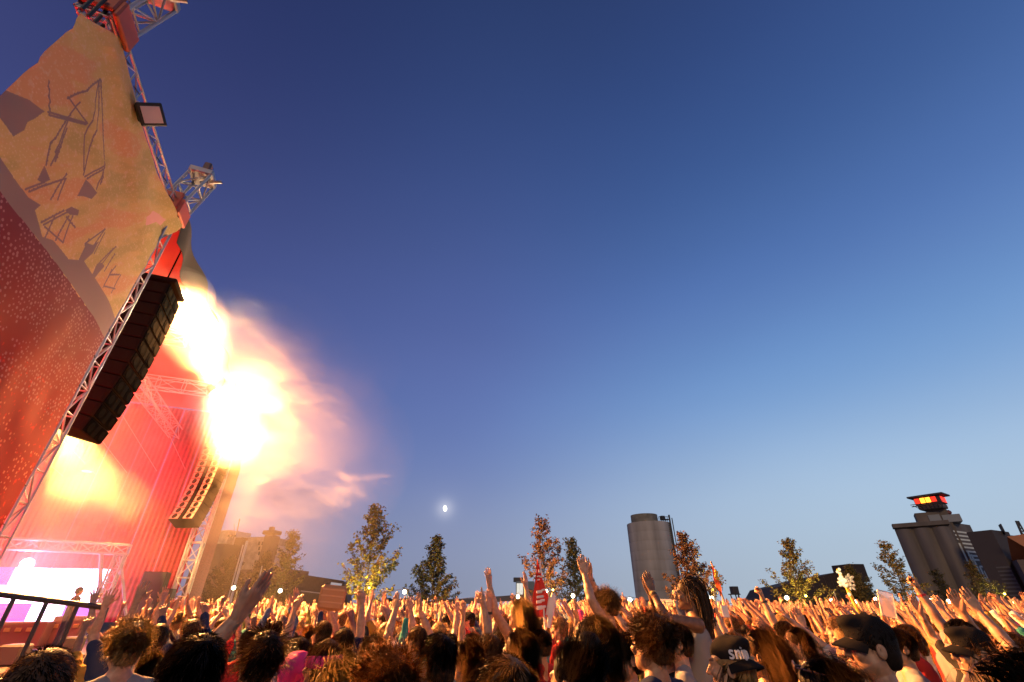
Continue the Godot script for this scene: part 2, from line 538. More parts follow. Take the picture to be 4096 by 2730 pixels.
func build_stage() -> void:
	var alu := mat("truss aluminium", 0.36, 0.35, 0.36, 0.45, 0.5)
	var black := mat("black paint", 0.02, 0.02, 0.022, 0.55)
	var cloth := mat("roof cloth", 0.025, 0.02, 0.016, 0.9)
	# roof: ceiling slab with thickness, front valance, inner trusses
	var roof := thing("stage_roof", "large flat stage roof glowing red underneath behind the near truss tower", "roof")
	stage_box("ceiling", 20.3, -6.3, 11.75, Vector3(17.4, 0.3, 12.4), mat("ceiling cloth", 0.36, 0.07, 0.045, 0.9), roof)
	var s := st_new()
	s.set_smooth_group(0)
	for i in 44:      # front valance: slack dark cloth below the roof edge
		var a := 12.3 + i * 0.35
		var b := a + 0.35
		var da := 0.10 * sin(a * 2.1)
		var db := 0.10 * sin(b * 2.1)
		quad(s, sp(a, 0.02 + da, 11.88), sp(b, 0.02 + db, 11.88), sp(b, 0.12 + db * 1.6, 10.75), sp(a, 0.12 + da * 1.6, 10.75))
		quad(s, sp(a, 0.03 + da, 11.88), sp(a, 0.13 + da * 1.6, 10.75), sp(b, 0.13 + db * 1.6, 10.75), sp(b, 0.03 + db, 11.88))
	part("valance", done(s), cloth, roof)
	for n in [-2.6, -6.4]:
		truss(roof, sp(13.0, n, 9.9), sp(28.2, n, 9.9), sn * 0.22, Vector3.UP * 0.26, 0.9, alu, 0.03)
	for t in [18.0, 23.0]:
		truss(roof, sp(t, -0.5, 10.6), sp(t, -11.5, 10.6), sd * 0.22, Vector3.UP * 0.26, 1.0, alu, 0.03)
	for k in 5:
		rod("roof_cable", sp(13.5, -1.0 - k * 1.1, 9.0 - 0.25 * k), sp(28.3, -1.6 - k * 1.2, 8.1 - 0.2 * k), 0.012, alu, roof)
	# deck and skirt
	var deck := thing("stage_deck", "stage floor platform glowing red beyond the dark rail", "stage")
	stage_box("deck", 20.3, -6.2, 0.58, Vector3(17.0, 0.25, 12.0), mat("deck ply", 0.10, 0.07, 0.06, 0.35), deck)
	for i in 14:
		stage_box("skirt_panel", 12.5 + i * 1.2, -0.12, 0.24, Vector3(1.17, 0.44, 0.05), black, deck)
	# back and far wings: pleated drops, every drop a piece of its own
	var wing := thing("wing_curtain", "tall red lit pleated curtain closing the far end of the stage", "curtain")
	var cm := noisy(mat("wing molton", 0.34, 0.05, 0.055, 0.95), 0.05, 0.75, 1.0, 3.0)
	for i in 9:
		var tr := Transform3D(Basis(sn, Vector3.UP, sn.cross(Vector3.UP)), sp(28.9 + (0.05 if i % 2 else 0.0), -11.9 + i * 1.3, 1.3))
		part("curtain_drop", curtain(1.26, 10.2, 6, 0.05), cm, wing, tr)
	var back := thing("backdrop_curtain", "dark pleated backdrop curtain along the rear of the stage", "curtain")
	for i in 8:
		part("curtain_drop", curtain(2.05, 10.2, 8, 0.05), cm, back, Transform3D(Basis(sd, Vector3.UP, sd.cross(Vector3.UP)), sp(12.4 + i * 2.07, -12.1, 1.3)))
	# near wing scrim with its printed harbour
	var ban := thing("printed_scrim", "huge yellow scrim printed with grey harbour cranes above red dotted water", "banner")
	var bm := mat("scrim print", 1, 1, 1, 0.9)
	bm.albedo_texture = scrim_print()
	bm.backlight_enabled = true
	bm.backlight = Color(0.75, 0.75, 0.75)
	part("cloth", scrim(6.12, 12.08, 0.9, 11.25, 0.14, true), bm, ban)
	for i in 12:
		rod("tie", sp(11.54, 0.14, 9.5 - i * 0.7), sp(11.70, 0.10, 9.5 - i * 0.7), 0.012, black, ban)
	for i in 8:
		rod("tie", sp(7.3 + i * 0.62, 0.28, 11.12), sp(7.3 + i * 0.62, 0.12, 11.30), 0.012, black, ban)
	# near tower, the ladder truss on top, the corner tower
	var tow := thing("truss_tower", "near aluminium truss tower lit orange along the right edge of the yellow scrim", "truss tower")
	truss(tow, sp(11.88, -0.1, 0.0), sp(11.88, -0.1, 11.5), sd * 0.2, sn * 0.2, 0.62, alu, 0.032)
	tower_head(tow, sp(11.85, -0.1, 11.2), alu)
	var lad := thing("ladder_truss", "slim ladder truss holding the upper hem of the yellow scrim", "truss")
	truss(lad, sp(7.0, 0.05, 11.50), sp(11.7, 0.05, 11.50), sn * 0.1, Vector3.UP * 0.17, 0.42, alu, 0.03, 2)
	var cor := thing("truss_corner", "truss corner block above the scrim's top, cropped by the upper edge of the view", "truss corner")
	truss(cor, sp(6.75, -0.1, 11.1), sp(6.75, -0.1, 11.6), sd * 0.2, sn * 0.2, 0.5, alu, 0.032)
	tower_head(cor, sp(6.75, -0.1, 11.2), alu)
	for k in 4:      # loose stubs and clamps of the corner
		rod("bracket", sp(6.2 + k * 0.16, 0.0, 10.75 + k * 0.1), sp(6.15 + k * 0.16, 0.05, 11.35 + 0.08 * k), 0.03, black, cor)
	# flood light on the ladder truss
	var fl := thing("flood_light", "boxy black flood light with a square glass clamped to the ladder truss", "flood light")
	var fo := sp(8.30, 0.38, 11.05)
	var fb := Basis.looking_at((Vector3(0, 2, 0) - fo).normalized() + sn * 0.45, Vector3.UP) * Basis(Vector3.BACK, 0.62)
	part("housing", bevel_box(Vector3(0.40, 0.42, 0.24), 0.05), black, fl, Transform3D(fb, fo))
	part("rim", bevel_box(Vector3(0.46, 0.48, 0.05), 0.02), black, fl, Transform3D(fb, fo + fb * Vector3(0, 0, -0.145)))
	part("glass", bevel_box(Vector3(0.33, 0.35, 0.02), 0.004), mat("painted glass reflection", 0.80, 0.62, 0.58, 0.35), fl, Transform3D(fb, fo + fb * Vector3(0, 0, -0.171)))  # diffuse pink colour stands in for glow reflected by the unlit glass
	rod("bracket", fo + fb * Vector3(0, 0, 0.1), sp(8.45, 0.05, 11.42), 0.03, black, fl)
	# line arrays
	line_array("dark line array of loudspeakers hanging inside the near tower", sp(13.55, -0.1, 9.6), 12, 0.36, false)
	line_array("line array hanging before the far tower, its horn grid facing the crowd", sp(26.9, -0.1, 8.7), 12, 0.31, true)
	# far tower and far scrim
	var ft := thing("truss_tower", "far truss tower glowing orange beside the pink scrim", "truss tower")
	truss(ft, sp(28.3, 0.0, 0.0), sp(28.3, 0.0, 11.6), sd * 0.3, sn * 0.3, 0.75, alu, 0.05)
	var fs := thing("plain_scrim", "far red pink scrim stretched beyond the far truss tower", "banner")
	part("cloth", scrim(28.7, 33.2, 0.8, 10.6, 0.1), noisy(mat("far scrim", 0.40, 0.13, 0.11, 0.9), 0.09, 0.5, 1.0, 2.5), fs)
	# upstage portal frame with its bright screen
	var pt := thing("portal_truss", "white lit portal truss standing on the stage around the bright screen", "truss")
	truss(pt, sp(25.0, -1.7, 3.95), sp(23.2, -9.0, 3.95), Vector3.UP * 0.18, sd * 0.18, 0.55, alu, 0.04)
	for e in [[25.0, -1.9], [23.3, -8.6]]:
		truss(pt, sp(e[0], e[1], 0.71), sp(e[0], e[1], 3.76), sd * 0.16, sn * 0.16, 0.5, alu, 0.035)
	rod("stay", sp(25.0, -1.9, 3.7), sp(25.2, -0.9, 1.4), 0.05, alu, pt)
	rod("stay", sp(24.8, -2.5, 3.75), sp(24.9, -2.0, 2.2), 0.07, alu, pt)
	var scn := thing("led_screen", "overexposed white and violet screen glowing at the back of the stage", "screen")
	glow("screen white", 1.0, 0.72, 1.0, 6.0)
	glow("screen violet", 0.62, 0.16, 1.0, 1.5)
	glow("screen magenta", 1.0, 0.12, 0.75, 1.2)
	for i in 5:
		for j in 4:
			var sm_: String = "screen white" if j > 1 and i + j < 6 else ["screen violet", "screen magenta", "screen violet", "screen white", "screen magenta"][(i + j * 2) % 5]
			stage_panel("screen_panel", 26.3, -2.9 - i * 1.08, 1.05 + j * 0.64, 1.06, 0.62, mat(sm_), scn)
	var al := AreaLight3D.new()
	al.name = "screen_light"
	al.area_size = Vector2(5.2, 1.8)
	al.light_color = Color(0.95, 0.62, 1.0)
	al.light_energy = 16.0
	al.area_range = 40.0
	al.shadow_enabled = true
	add_child(al)
	al.look_at_from_position(sp(26.2, -4.9, 2.5), sp(20.0, -4.9, 2.5), Vector3.UP)
	# small things on the deck
	var cab := mat("cabinet black", 0.035, 0.03, 0.03, 0.6)
	for e in [[27.2, -0.9, 2.55, 0.9], [27.6, -0.5, 1.9, 0.8]]:
		var o := thing("side_fill", "tall dark side fill loudspeaker stack by the red curtain, %s one" % ["wider" if e[3] > 0.85 else "narrower"], "loudspeaker")
		stage_box("cabinet", e[0], e[1], e[2] / 2 + 0.71, Vector3(0.8, e[2], e[3]), cab, o, 0.03)
		stage_box("grille", e[0] - 0.41, e[1], e[2] / 2 + 0.71, Vector3(0.03, e[2] - 0.1, e[3] - 0.1), black, o, 0.01)
	for k in 3:
		var o := thing("stage_monitor", ["wedge monitor at the stage lip nearest the rail", "wedge monitor in the middle of the stage lip", "wedge monitor at the far end of the stage lip"][k], "loudspeaker")
		stage_box("cabinet", 16.5 + k * 3.4, -0.7, 0.92, Vector3(0.62, 0.42, 0.45), cab, o, 0.04)
		stage_box("grille", 16.5 + k * 3.4, -0.95, 0.94, Vector3(0.54, 0.3, 0.03), black, o, 0.01)
	for k in 3:
		var o := thing("amplifier_rack", ["open rack with glowing orange gear beside the performers", "low keyboard stand with red lamps", "small drum riser under the screen"][k], ["rack", "keyboard stand", "drum riser"][k])
		var e: Array = [[24.4, -2.4, 0.9, 0.9], [23.6, -3.4, 0.75, 1.4], [24.9, -4.9, 0.5, 2.0]][k]
		stage_box("case", e[0], e[1], 0.71 + e[2] / 2, Vector3(0.7, e[2], e[3]), mat("flight case", 0.25, 0.10, 0.07, 0.4), o, 0.03)
		for q in 3:
			stage_box("fitting", e[0] - 0.38, e[1] - 0.3 + q * 0.3, 0.85 + e[2] / 2, Vector3(0.06, 0.12, 0.16), mat("gold fittings", 0.7, 0.45, 0.15, 0.3, 0.7), o, 0.01)
	# the dark rail in front of the stage corner
	var rl := thing("barrier_rail", "dark square railing of a platform before the stage corner", "railing")
	var rp := mat("rail steel", 0.05, 0.045, 0.05, 0.5, 0.3)
	var r0 := at(-20, 592.0, 5.6)
	var r1 := at(107.0, 608.0, 6.4)
	rod("top_rail", r0, r1, 0.03, rp, rl)
	for k in 5:
		var p := r0.lerp(r1, k / 4.0)
		rod("post", p, Vector3(p.x, 0, p.z), 0.022, rp, rl)
	rod("middle_rail", r0 - Vector3(0, 0.75, 0), r1 - Vector3(0, 0.75, 0), 0.02, rp, rl)
	stage_lights()

func stage_panel(called: String, t: float, n: float, h: float, w: float, tall: float, m: Material, parent: Node3D) -> void:
	part(called, bevel_box(Vector3(0.06, tall, w), 0.01), m, parent, Transform3D(Basis(sd, Vector3.UP, sd.cross(Vector3.UP)), sp(t, n, h)))

func tower_head(parent: Node3D, p: Vector3, m: Material) -> void:
	# the sleeve block and the outrigger with its hoist that stand above the roof edge
	truss(parent, p, p + Vector3.UP * 1.7 + sn * 0.35, sd * 0.26, sn * 0.26, 0.5, m, 0.04)
	var q := p + Vector3.UP * 1.55 + sn * 0.35
	part("head_block", bevel_box(Vector3(0.62, 0.22, 0.62), 0.03), m, parent, Transform3D(stage_basis(), q + Vector3.UP * 0.25))
	part("head_block", bevel_box(Vector3(0.72, 0.5, 0.10), 0.03), mat("sleeve orange", 0.42, 0.085, 0.035, 0.5), parent, Transform3D(stage_basis(), p + sn * 0.34 + Vector3.UP * 0.25))
	part("head_block", bevel_box(Vector3(0.10, 0.6, 0.62), 0.03), mat("sleeve orange"), parent, Transform3D(stage_basis(), p - sd * 0.34 + Vector3.UP * 0.4))
	rod("outrigger", q, q + sn * 0.5 + Vector3.UP * 0.25, 0.05, m, parent)
	part("hoist", bevel_box(Vector3(0.22, 0.42, 0.2), 0.04), mat("hoist paint", 0.16, 0.08, 0.06, 0.5), parent, Transform3D(stage_basis(), q + Vector3.UP * 0.62))

func line_array(label: String, top: Vector3, count: int, ch: float, front: bool) -> void:
	var fwd := (-sd * 0.85 - sn * 0.42).normalized() if front else sn
	var axes := Basis(Vector3.UP.cross(-fwd) * 1.0, Vector3.UP, -fwd)
	var o := thing("line_array", label, "loudspeaker array")
	var body := mat("array cabinet", 0.016, 0.013, 0.010, 0.85)
	var gr := mat("array grille", 0.004, 0.0035, 0.003, 0.95)
	var face_m := mat("array face", 0.40, 0.30, 0.22, 0.8)
	for m in [body, gr, mat("cone black", 0.008, 0.008, 0.007, 0.9)]:
		m.metallic_specular = 0.04
	var p := top
	var tilt := 0.02
	part("fly_bar", bevel_box(Vector3(1.1, 0.14, 0.9), 0.03), body, o, Transform3D(axes, top + Vector3.UP * 0.35))
	rod("chain", top + Vector3.UP * 0.4, Vector3(top.x, 11.5, top.z), 0.02, gr, o)
	for i in count:
		tilt += (0.012 + 0.0042 * i) * (1.0 if front else -0.55)
		var b := axes * Basis(Vector3.RIGHT, tilt)    # leans its face down towards the crowd
		var c := part("cabinet", bevel_box(Vector3(1.18, ch * 0.965, 0.72), 0.02), body, o, Transform3D(b, p))
		for sg in [-1.0, 1.0]:
			part("grille", bevel_box(Vector3(0.45, ch * 0.84, 0.02), 0.005), face_m if front else gr, c, Transform3D(Basis(), Vector3(sg * 0.345, 0, -0.368)))
			part("cone", rod_mesh(14), mat("cone black", 0.012, 0.011, 0.01, 0.6), c, Transform3D(Basis(Vector3.RIGHT, -PI / 2).scaled_local(Vector3(0.12, 0.012, 0.12)), Vector3(sg * 0.345, 0, -0.372)))
			part("side_plate", bevel_box(Vector3(0.012, ch * 0.86, 0.6), 0.003), body, c, Transform3D(Basis(), Vector3(sg * 0.596, 0, 0)))
		part("horn", bevel_box(Vector3(0.2, ch * 0.84, 0.02), 0.005), mat("cone black"), c, Transform3D(Basis(), Vector3(0, 0, -0.366)))
		p += b * Vector3(0, -ch, 0)

func fixture(label: String, p: Vector3, to: Vector3, face_m: Material, r := 0.22) -> void:
	var o := thing("stage_lamp", label, "stage lamp", Vector3.ZERO, 0.0, "lamps along the stage roof")
	var d := (to - p).normalized()
	var s := st_new()
	s.set_smooth_group(0)
	tube(s, [p - d * 0.55, p - d * 0.5, p - d * 0.3, p - d * 0.06], [r * 0.35, r * 0.7, r * 0.95, r * 1.08], 16)
	part("can", done(s), mat("black paint"), o)
	part("lens", rod_mesh(20), face_m, o, rod_tr(p - d * 0.055, p - d * 0.04, r))
	rod("yoke", p - d * 0.3, Vector3(p.x, p.y + 0.6, p.z), 0.03, mat("black paint"), o)

func stage_lights() -> void:
	var warm := Color(1.0, 0.65, 0.335)
	var lens := glow("warm lens", 1.0, 0.85, 0.6, 60.0)
	var names := ["first and brightest blinding lamp, under the roof edge beside the near array", "second blinding lamp along the roof edge", "third blinding lamp along the roof edge", "fourth blinding lamp, in the middle of the roof edge", "fifth blinding lamp along the roof edge", "sixth blinding lamp along the roof edge", "farthest blinding lamp, above the far array"]
	var spots := [[15.56, -0.3, 10.93], [15.30, 0.35, 9.77], [16.85, 0.35, 9.69], [18.71, 0.35, 9.69], [20.80, 0.35, 9.63], [23.22, 0.35, 9.62], [26.03, 0.35, 9.66]]
	for i in 7:
		var p := sp(spots[i][0], spots[i][1], spots[i][2])
		fixture(names[i], p, sp(spots[i][0] - 3.0, 8.5, 1.5), lens, 0.17)
		lamp_spot("lamp_light", p + sn * 0.06, sp(spots[i][0] - 3.0, 8.5, 1.5), warm, 1100.0, 66.0, 1.0, 0.17)
	lamp_omni("added_glare_fill", sp(15.4, 1.5, 9.9), Color(1.0, 0.84, 0.62), 26.0, 0.2)  # added fill standing off the lamps, lights the face of the scrim
	lamp_omni("added_glare_fill", sp(20.5, 1.2, 9.7), Color(1.0, 0.92, 0.84), 24.0, 0.2)  # added pale fill without a fixture, whitens the smoke
	# red washes inside, yellow lamp behind the near tower
	var red := glow("red lens", 1.0, 0.05, 0.02, 25.0)
	var rs := [[16.0, -4.5, 9.2], [22.0, -3.0, 9.4], [25.5, -4.5, 7.0]]
	for i in 3:
		var p := sp(rs[i][0], rs[i][1], rs[i][2])
		fixture(["red wash lamp over the near part of the stage", "red wash lamp over the middle of the stage", "red wash lamp over the far part of the stage"][i], p, p + Vector3.DOWN * 3.0, red, 0.18)
		lamp_omni("red_lamp_light", p + Vector3.DOWN * 0.15, [Color(1.0, 0.08, 0.03), Color(1.0, 0.03, 0.05), Color(1.0, 0.02, 0.24)][i], [45.0, 50.0, 60.0][i], 0.2)
	var wl := sp(10.2, -2.6, 3.2)
	fixture("red wing lamp burning behind the lower half of the yellow scrim", wl, sp(10.0, 0.0, 3.6), red, 0.18)
	lamp_omni("red_wing_light", wl + sn * 0.2, Color(1.0, 0.12, 0.12), 50.0, 0.2)
	var yl := sp(16.0, -2.0, 6.7)
	fixture("yellow beam lamp burning behind the near tower", yl, sp(21.0, -3.0, 2.0), glow("yellow lens", 1.0, 0.8, 0.2, 60.0), 0.2)
	lamp_spot("yellow_beam_light", yl, sp(22.5, -1.4, 3.6), Color(1.0, 0.86, 0.4), 560.0, 20.0, 0.6, 0.1)
	lamp_omni("yellow_lamp_light", yl + Vector3.DOWN * 0.2, Color(1.0, 0.84, 0.36), 9.0, 0.15)
	# white violet back light blazing through the smoke before the screen
	var bl := sp(24.6, -4.6, 3.3)
	fixture("white violet back light blazing under the portal truss", bl, sp(16.0, -1.0, 2.5), glow("violet lens", 1.0, 0.7, 1.0, 40.0), 0.2)
	lamp_omni("back_light", bl - sd * 0.3, Color(1.0, 0.72, 0.95), 7.0, 0.2)
	# red light spilling out over the front rows
	var rp := sp(15.0, -0.6, 9.3)
	fixture("red spill lamp aimed at the front rows beside the near tower", rp, sp(6.5, 6.5, 1.5), red, 0.18)
	lamp_spot("red_spill_light", rp, sp(6.5, 6.5, 1.5), Color(1.0, 0.24, 0.13), 420.0, 42.0, 0.8, 0.15)

# ---------- smoke ----------
func puff(u: float, v: float, t: float, px: float, dens: float, shape := Vector3.ONE, key := "smoke") -> void:
	# a bank of smoke t metres along the stage front, px pixels in radius in the photograph
	var d := at(u, v, 10.0) - Vector3(0, EYE, 0)
	var k := t / d.dot(sd)
	var c := Vector3(0, EYE, 0) + d * k
	var r := px / 447.5 * (d * k).length()
	# soft edged: thinner shells round a denser core, each a little off centre
	for e in [[1.28, 0.22], [0.98, 0.36], [0.70, 0.42], [0.42, 0.5]]:
		var off: Vector3 = Vector3(rng.randf_range(-1, 1), rng.randf_range(-1, 1), rng.randf_range(-1, 1)) * r * 0.28 * (1.3 - e[0])
		fog_ball(c + off, r * e[0], dens * e[1], shape * Vector3(rng.randf_range(0.85, 1.2), rng.randf_range(0.8, 1.15), rng.randf_range(0.85, 1.2)), key)

func fog_ball(p: Vector3, r: float, dens: float, shape := Vector3.ONE, key := "smoke") -> void:
	var f := FogVolume.new()
	f.name = uniq(key)
	f.shape = RenderingServer.FOG_VOLUME_SHAPE_ELLIPSOID
	f.size = Vector3.ONE * r * 2.0 * shape
	var m := FogMaterial.new()
	m.resource_name = key
	m.density = dens
	m.albedo = Color(0.97, 0.95, 0.93)
	f.material = m
	f.position = p
	f.rotation = Vector3(rng.randf_range(-0.3, 0.3), rng.randf_range(-0.4, 0.4), rng.randf_range(-0.75, 0.35)) if shape.x > 1.3 else Vector3(rng.randf() * 0.5, rng.randf() * TAU, rng.randf_range(-0.6, 0.6))
	f.set_meta("kind", "stuff")
	add_child(f)

func build_smoke() -> void:
	rng.seed = 77
	# dense smoke round the blinding lamps
	for e in [[182, 297, 14.6, 19, 0.26], [191, 320, 15.2, 20, 0.14], [198, 343, 16.4, 20, 0.13], [205, 366, 18, 14, 0.06], [213, 390, 20, 17, 0.08], [222, 412, 22, 23, 0.2], [230, 431, 24, 25, 0.24], [237, 447, 24, 16, 0.18]]:
		puff(e[0], e[1], e[2], e[3], e[4])
	# wisps drifting out to the right
	for e in [[246, 312, 15.5, 15, 0.04], [262, 345, 17, 20, 0.035], [248, 372, 18, 22, 0.05], [283, 372, 18, 19, 0.04], [302, 392, 18.5, 17, 0.05], [322, 408, 19, 14, 0.045], [338, 424, 19, 9, 0.05], [274, 404, 19, 21, 0.05], [298, 430, 19.5, 15, 0.05],
			[266, 446, 20, 21, 0.055], [288, 464, 20, 12, 0.06], [258, 476, 21, 19, 0.05], [272, 496, 21, 20, 0.06], [302, 503, 21, 19, 0.06], [330, 497, 21, 16, 0.06], [354, 487, 21, 11, 0.05], [376, 477, 21, 7, 0.05], [250, 520, 22, 20, 0.03], [292, 348, 17, 12, 0.03], [312, 380, 18, 9, 0.04], [345, 400, 19, 10, 0.02]]:
		puff(e[0], e[1], e[2], e[3] * 1.15, e[4] * 0.5, Vector3(rng.randf_range(1.45, 1.9), rng.randf_range(0.5, 0.8), rng.randf_range(0.8, 1.2)))
		for q in 3:
			puff(e[0] + rng.randf_range(-10, 16), e[1] + rng.randf_range(-12, 12), e[2], e[3] * rng.randf_range(0.3, 0.6), e[4] * 1.3, Vector3(rng.randf_range(1.6, 2.6), rng.randf_range(0.3, 0.55), 1.0))
	for e in [[270, 350, 17, 48, 0.007], [300, 430, 19, 55, 0.007], [330, 380, 19, 45, 0.004], [270, 545, 22, 60, 0.008], [330, 470, 20, 60, 0.004]]:
		puff(e[0], e[1], e[2], e[3], e[4], Vector3(1.1, 0.9, 1.0))
	# smoke inside the stage
	for e in [[165, 405, 21, 18, 0.025], [150, 440, 22, 22, 0.025], [118, 470, 23, 22, 0.03], [150, 492, 24, 22, 0.03], [188, 465, 24.5, 18, 0.03], [64, 425, 16.2, 12, 0.2], [72, 450, 17.2, 15, 0.16], [82, 478, 18.4, 18, 0.16], [93, 502, 20, 20, 0.18], [102, 515, 21, 14, 0.16], [64, 495, 18.5, 22, 0.1], [40, 500, 17.8, 24, 0.08], [22, 525, 18.2, 20, 0.08], [50, 545, 21, 22, 0.08], [85, 545, 22, 18, 0.06], [25, 572, 23, 18, 0.16], [50, 570, 23.5, 20, 0.18], [75, 572, 24, 16, 0.12], [52, 552, 23.5, 16, 0.1]]:
		puff(e[0], e[1], e[2], e[3], e[4], Vector3(1.1, 0.8, 1.0))
	# thin haze in the stage house
	var f := FogVolume.new()
	f.name = "stage_haze"
	f.shape = RenderingServer.FOG_VOLUME_SHAPE_BOX
	f.size = Vector3(15.6, 9.9, 11.4)
	var m := FogMaterial.new()
	m.density = 0.024
	m.albedo = Color(0.96, 0.94, 0.92)
	f.material = m
	f.transform = Transform3D(stage_basis(), sp(20.6, -6.1, 6.5))
	f.set_meta("kind", "stuff")
	add_child(f)

# ---------- trees ----------
func make_tree(called: String, label: String, base: Vector3, h: float, w: float, seed_: int, tint: Vector3, bare := 0.22, dens := 1.0, lean := 0.0) -> Node3D:
	rng.seed = seed_
	var o := thing(called, label, "tree", base, 0.0, "young trees along the edge of the field")
	var bark := mat("bark", 0.10, 0.075, 0.05, 0.9)
	var s := st_new()
	var leaf := st_new()
	var top := Vector3(lean * h, h, 0)
	var bend := Vector3(rng.randf_range(-0.1, 0.1), 0, rng.randf_range(-0.1, 0.1)) * h * 0.3
	var pts := []
	var rad := []
	for i in 9:
		var t := i / 8.0
		pts.append(top * t + bend * sin(PI * t))
		rad.append(lerpf(0.011 * h, 0.0015 * h, t))
	tube(s, pts, rad, 7)
	var branches := int(26 * dens) + 10
	for b in branches:
		var t := lerpf(bare, 0.97, (b + rng.randf()) / branches)
		var p0: Vector3 = top * t + bend * sin(PI * t)
		var az := b * 2.4 + rng.randf_range(-0.5, 0.5)
		var k := clampf((t - bare) / (1.0 - bare), 0.0, 1.0)
		var reach := w * 0.5 * pow(1.0 - k, 1.05) * (0.6 + 0.4 * smoothstep(0.0, 0.12, k)) * rng.randf_range(0.5, 1.3) + 0.02 * h
		var rise := reach * rng.randf_range(0.45, 1.1)
		var out := Vector3(cos(az), 0, sin(az))
		var p1 := p0 + out * reach * 0.55 + Vector3.UP * rise * 0.35
		var p2 := p0 + out * reach + Vector3.UP * rise
		tube(s, [p0, p1, p2], [0.0035 * h * (1.1 - k), 0.0022 * h * (1.1 - k), 0.0006 * h], 4, false)
		var twigs := 4 + int(reach * 4.5)
		for q in twigs:
			var a := (q + rng.randf()) / twigs * 0.86 + 0.14
			var c := p0.lerp(p1, a * 2.0) if a < 0.5 else p1.lerp(p2, a * 2.0 - 1.0)
			var td := (out * rng.randf_range(0.2, 1.0) + Vector3(rng.randf_range(-1, 1), rng.randf_range(-0.1, 1.0), rng.randf_range(-1, 1))).normalized()
			var tl := h * rng.randf_range(0.02, 0.055)
			tube(s, [c, c + td * tl], [0.0007 * h, 0.0003 * h], 3, false)
			var shade := rng.randf_range(0.6, 1.35)
			for l in int(13 * dens):
				var lp := c + td * tl * rng.randf() + Vector3(rng.randf_range(-1, 1), rng.randf_range(-1, 1), rng.randf_range(-1, 1)) * tl * 0.5
				var sz := rng.randf_range(0.06, 0.115) * h / 7.0
				var dir := Vector3(rng.randf_range(-1, 1), rng.randf_range(-0.9, 0.5), rng.randf_range(-1, 1)).normalized()
				var sx := dir.cross(Vector3(rng.randf_range(-1, 1), rng.randf_range(-1, 1), rng.randf_range(-1, 1))).normalized() * sz * 0.55
				var g := shade * rng.randf_range(0.75, 1.25)
				leaf.set_color(Color(tint.x * g * rng.randf_range(0.85, 1.2), tint.y * g, tint.z * g))
				var tip := lp + dir * sz * 2.0
				var mid := lp + dir * sz
				tri(leaf, lp, mid + sx, tip)
				tri(leaf, lp, tip, mid - sx)
	part("trunk", done(s), bark, o)
	var lm := mat("leaf", 1, 1, 1, 0.6)
	lm.vertex_color_use_as_albedo = true
	lm.backlight_enabled = true
	lm.backlight = Color(0.5, 0.5, 0.4)
	part("crown", done(leaf), lm, o)
	return o

func tree_lamp(p: Vector3, label: String, e: float) -> void:
	var o := thing("tree_lamp", label, "lamp", p, 0.0, "lamps in the trees")
	part("bulb", ball(0.06, 10), glow("tree bulb", 1.0, 0.78, 0.15, 14.0), o)
	part("cap", bevel_box(Vector3(0.06, 0.07, 0.06), 0.01), mat("black paint"), o, Transform3D(Basis(), Vector3(0, 0.09, 0)))
	lamp_omni("tree_lamp_light", p, Color(1.0, 0.88, 0.35), e, 0.06)

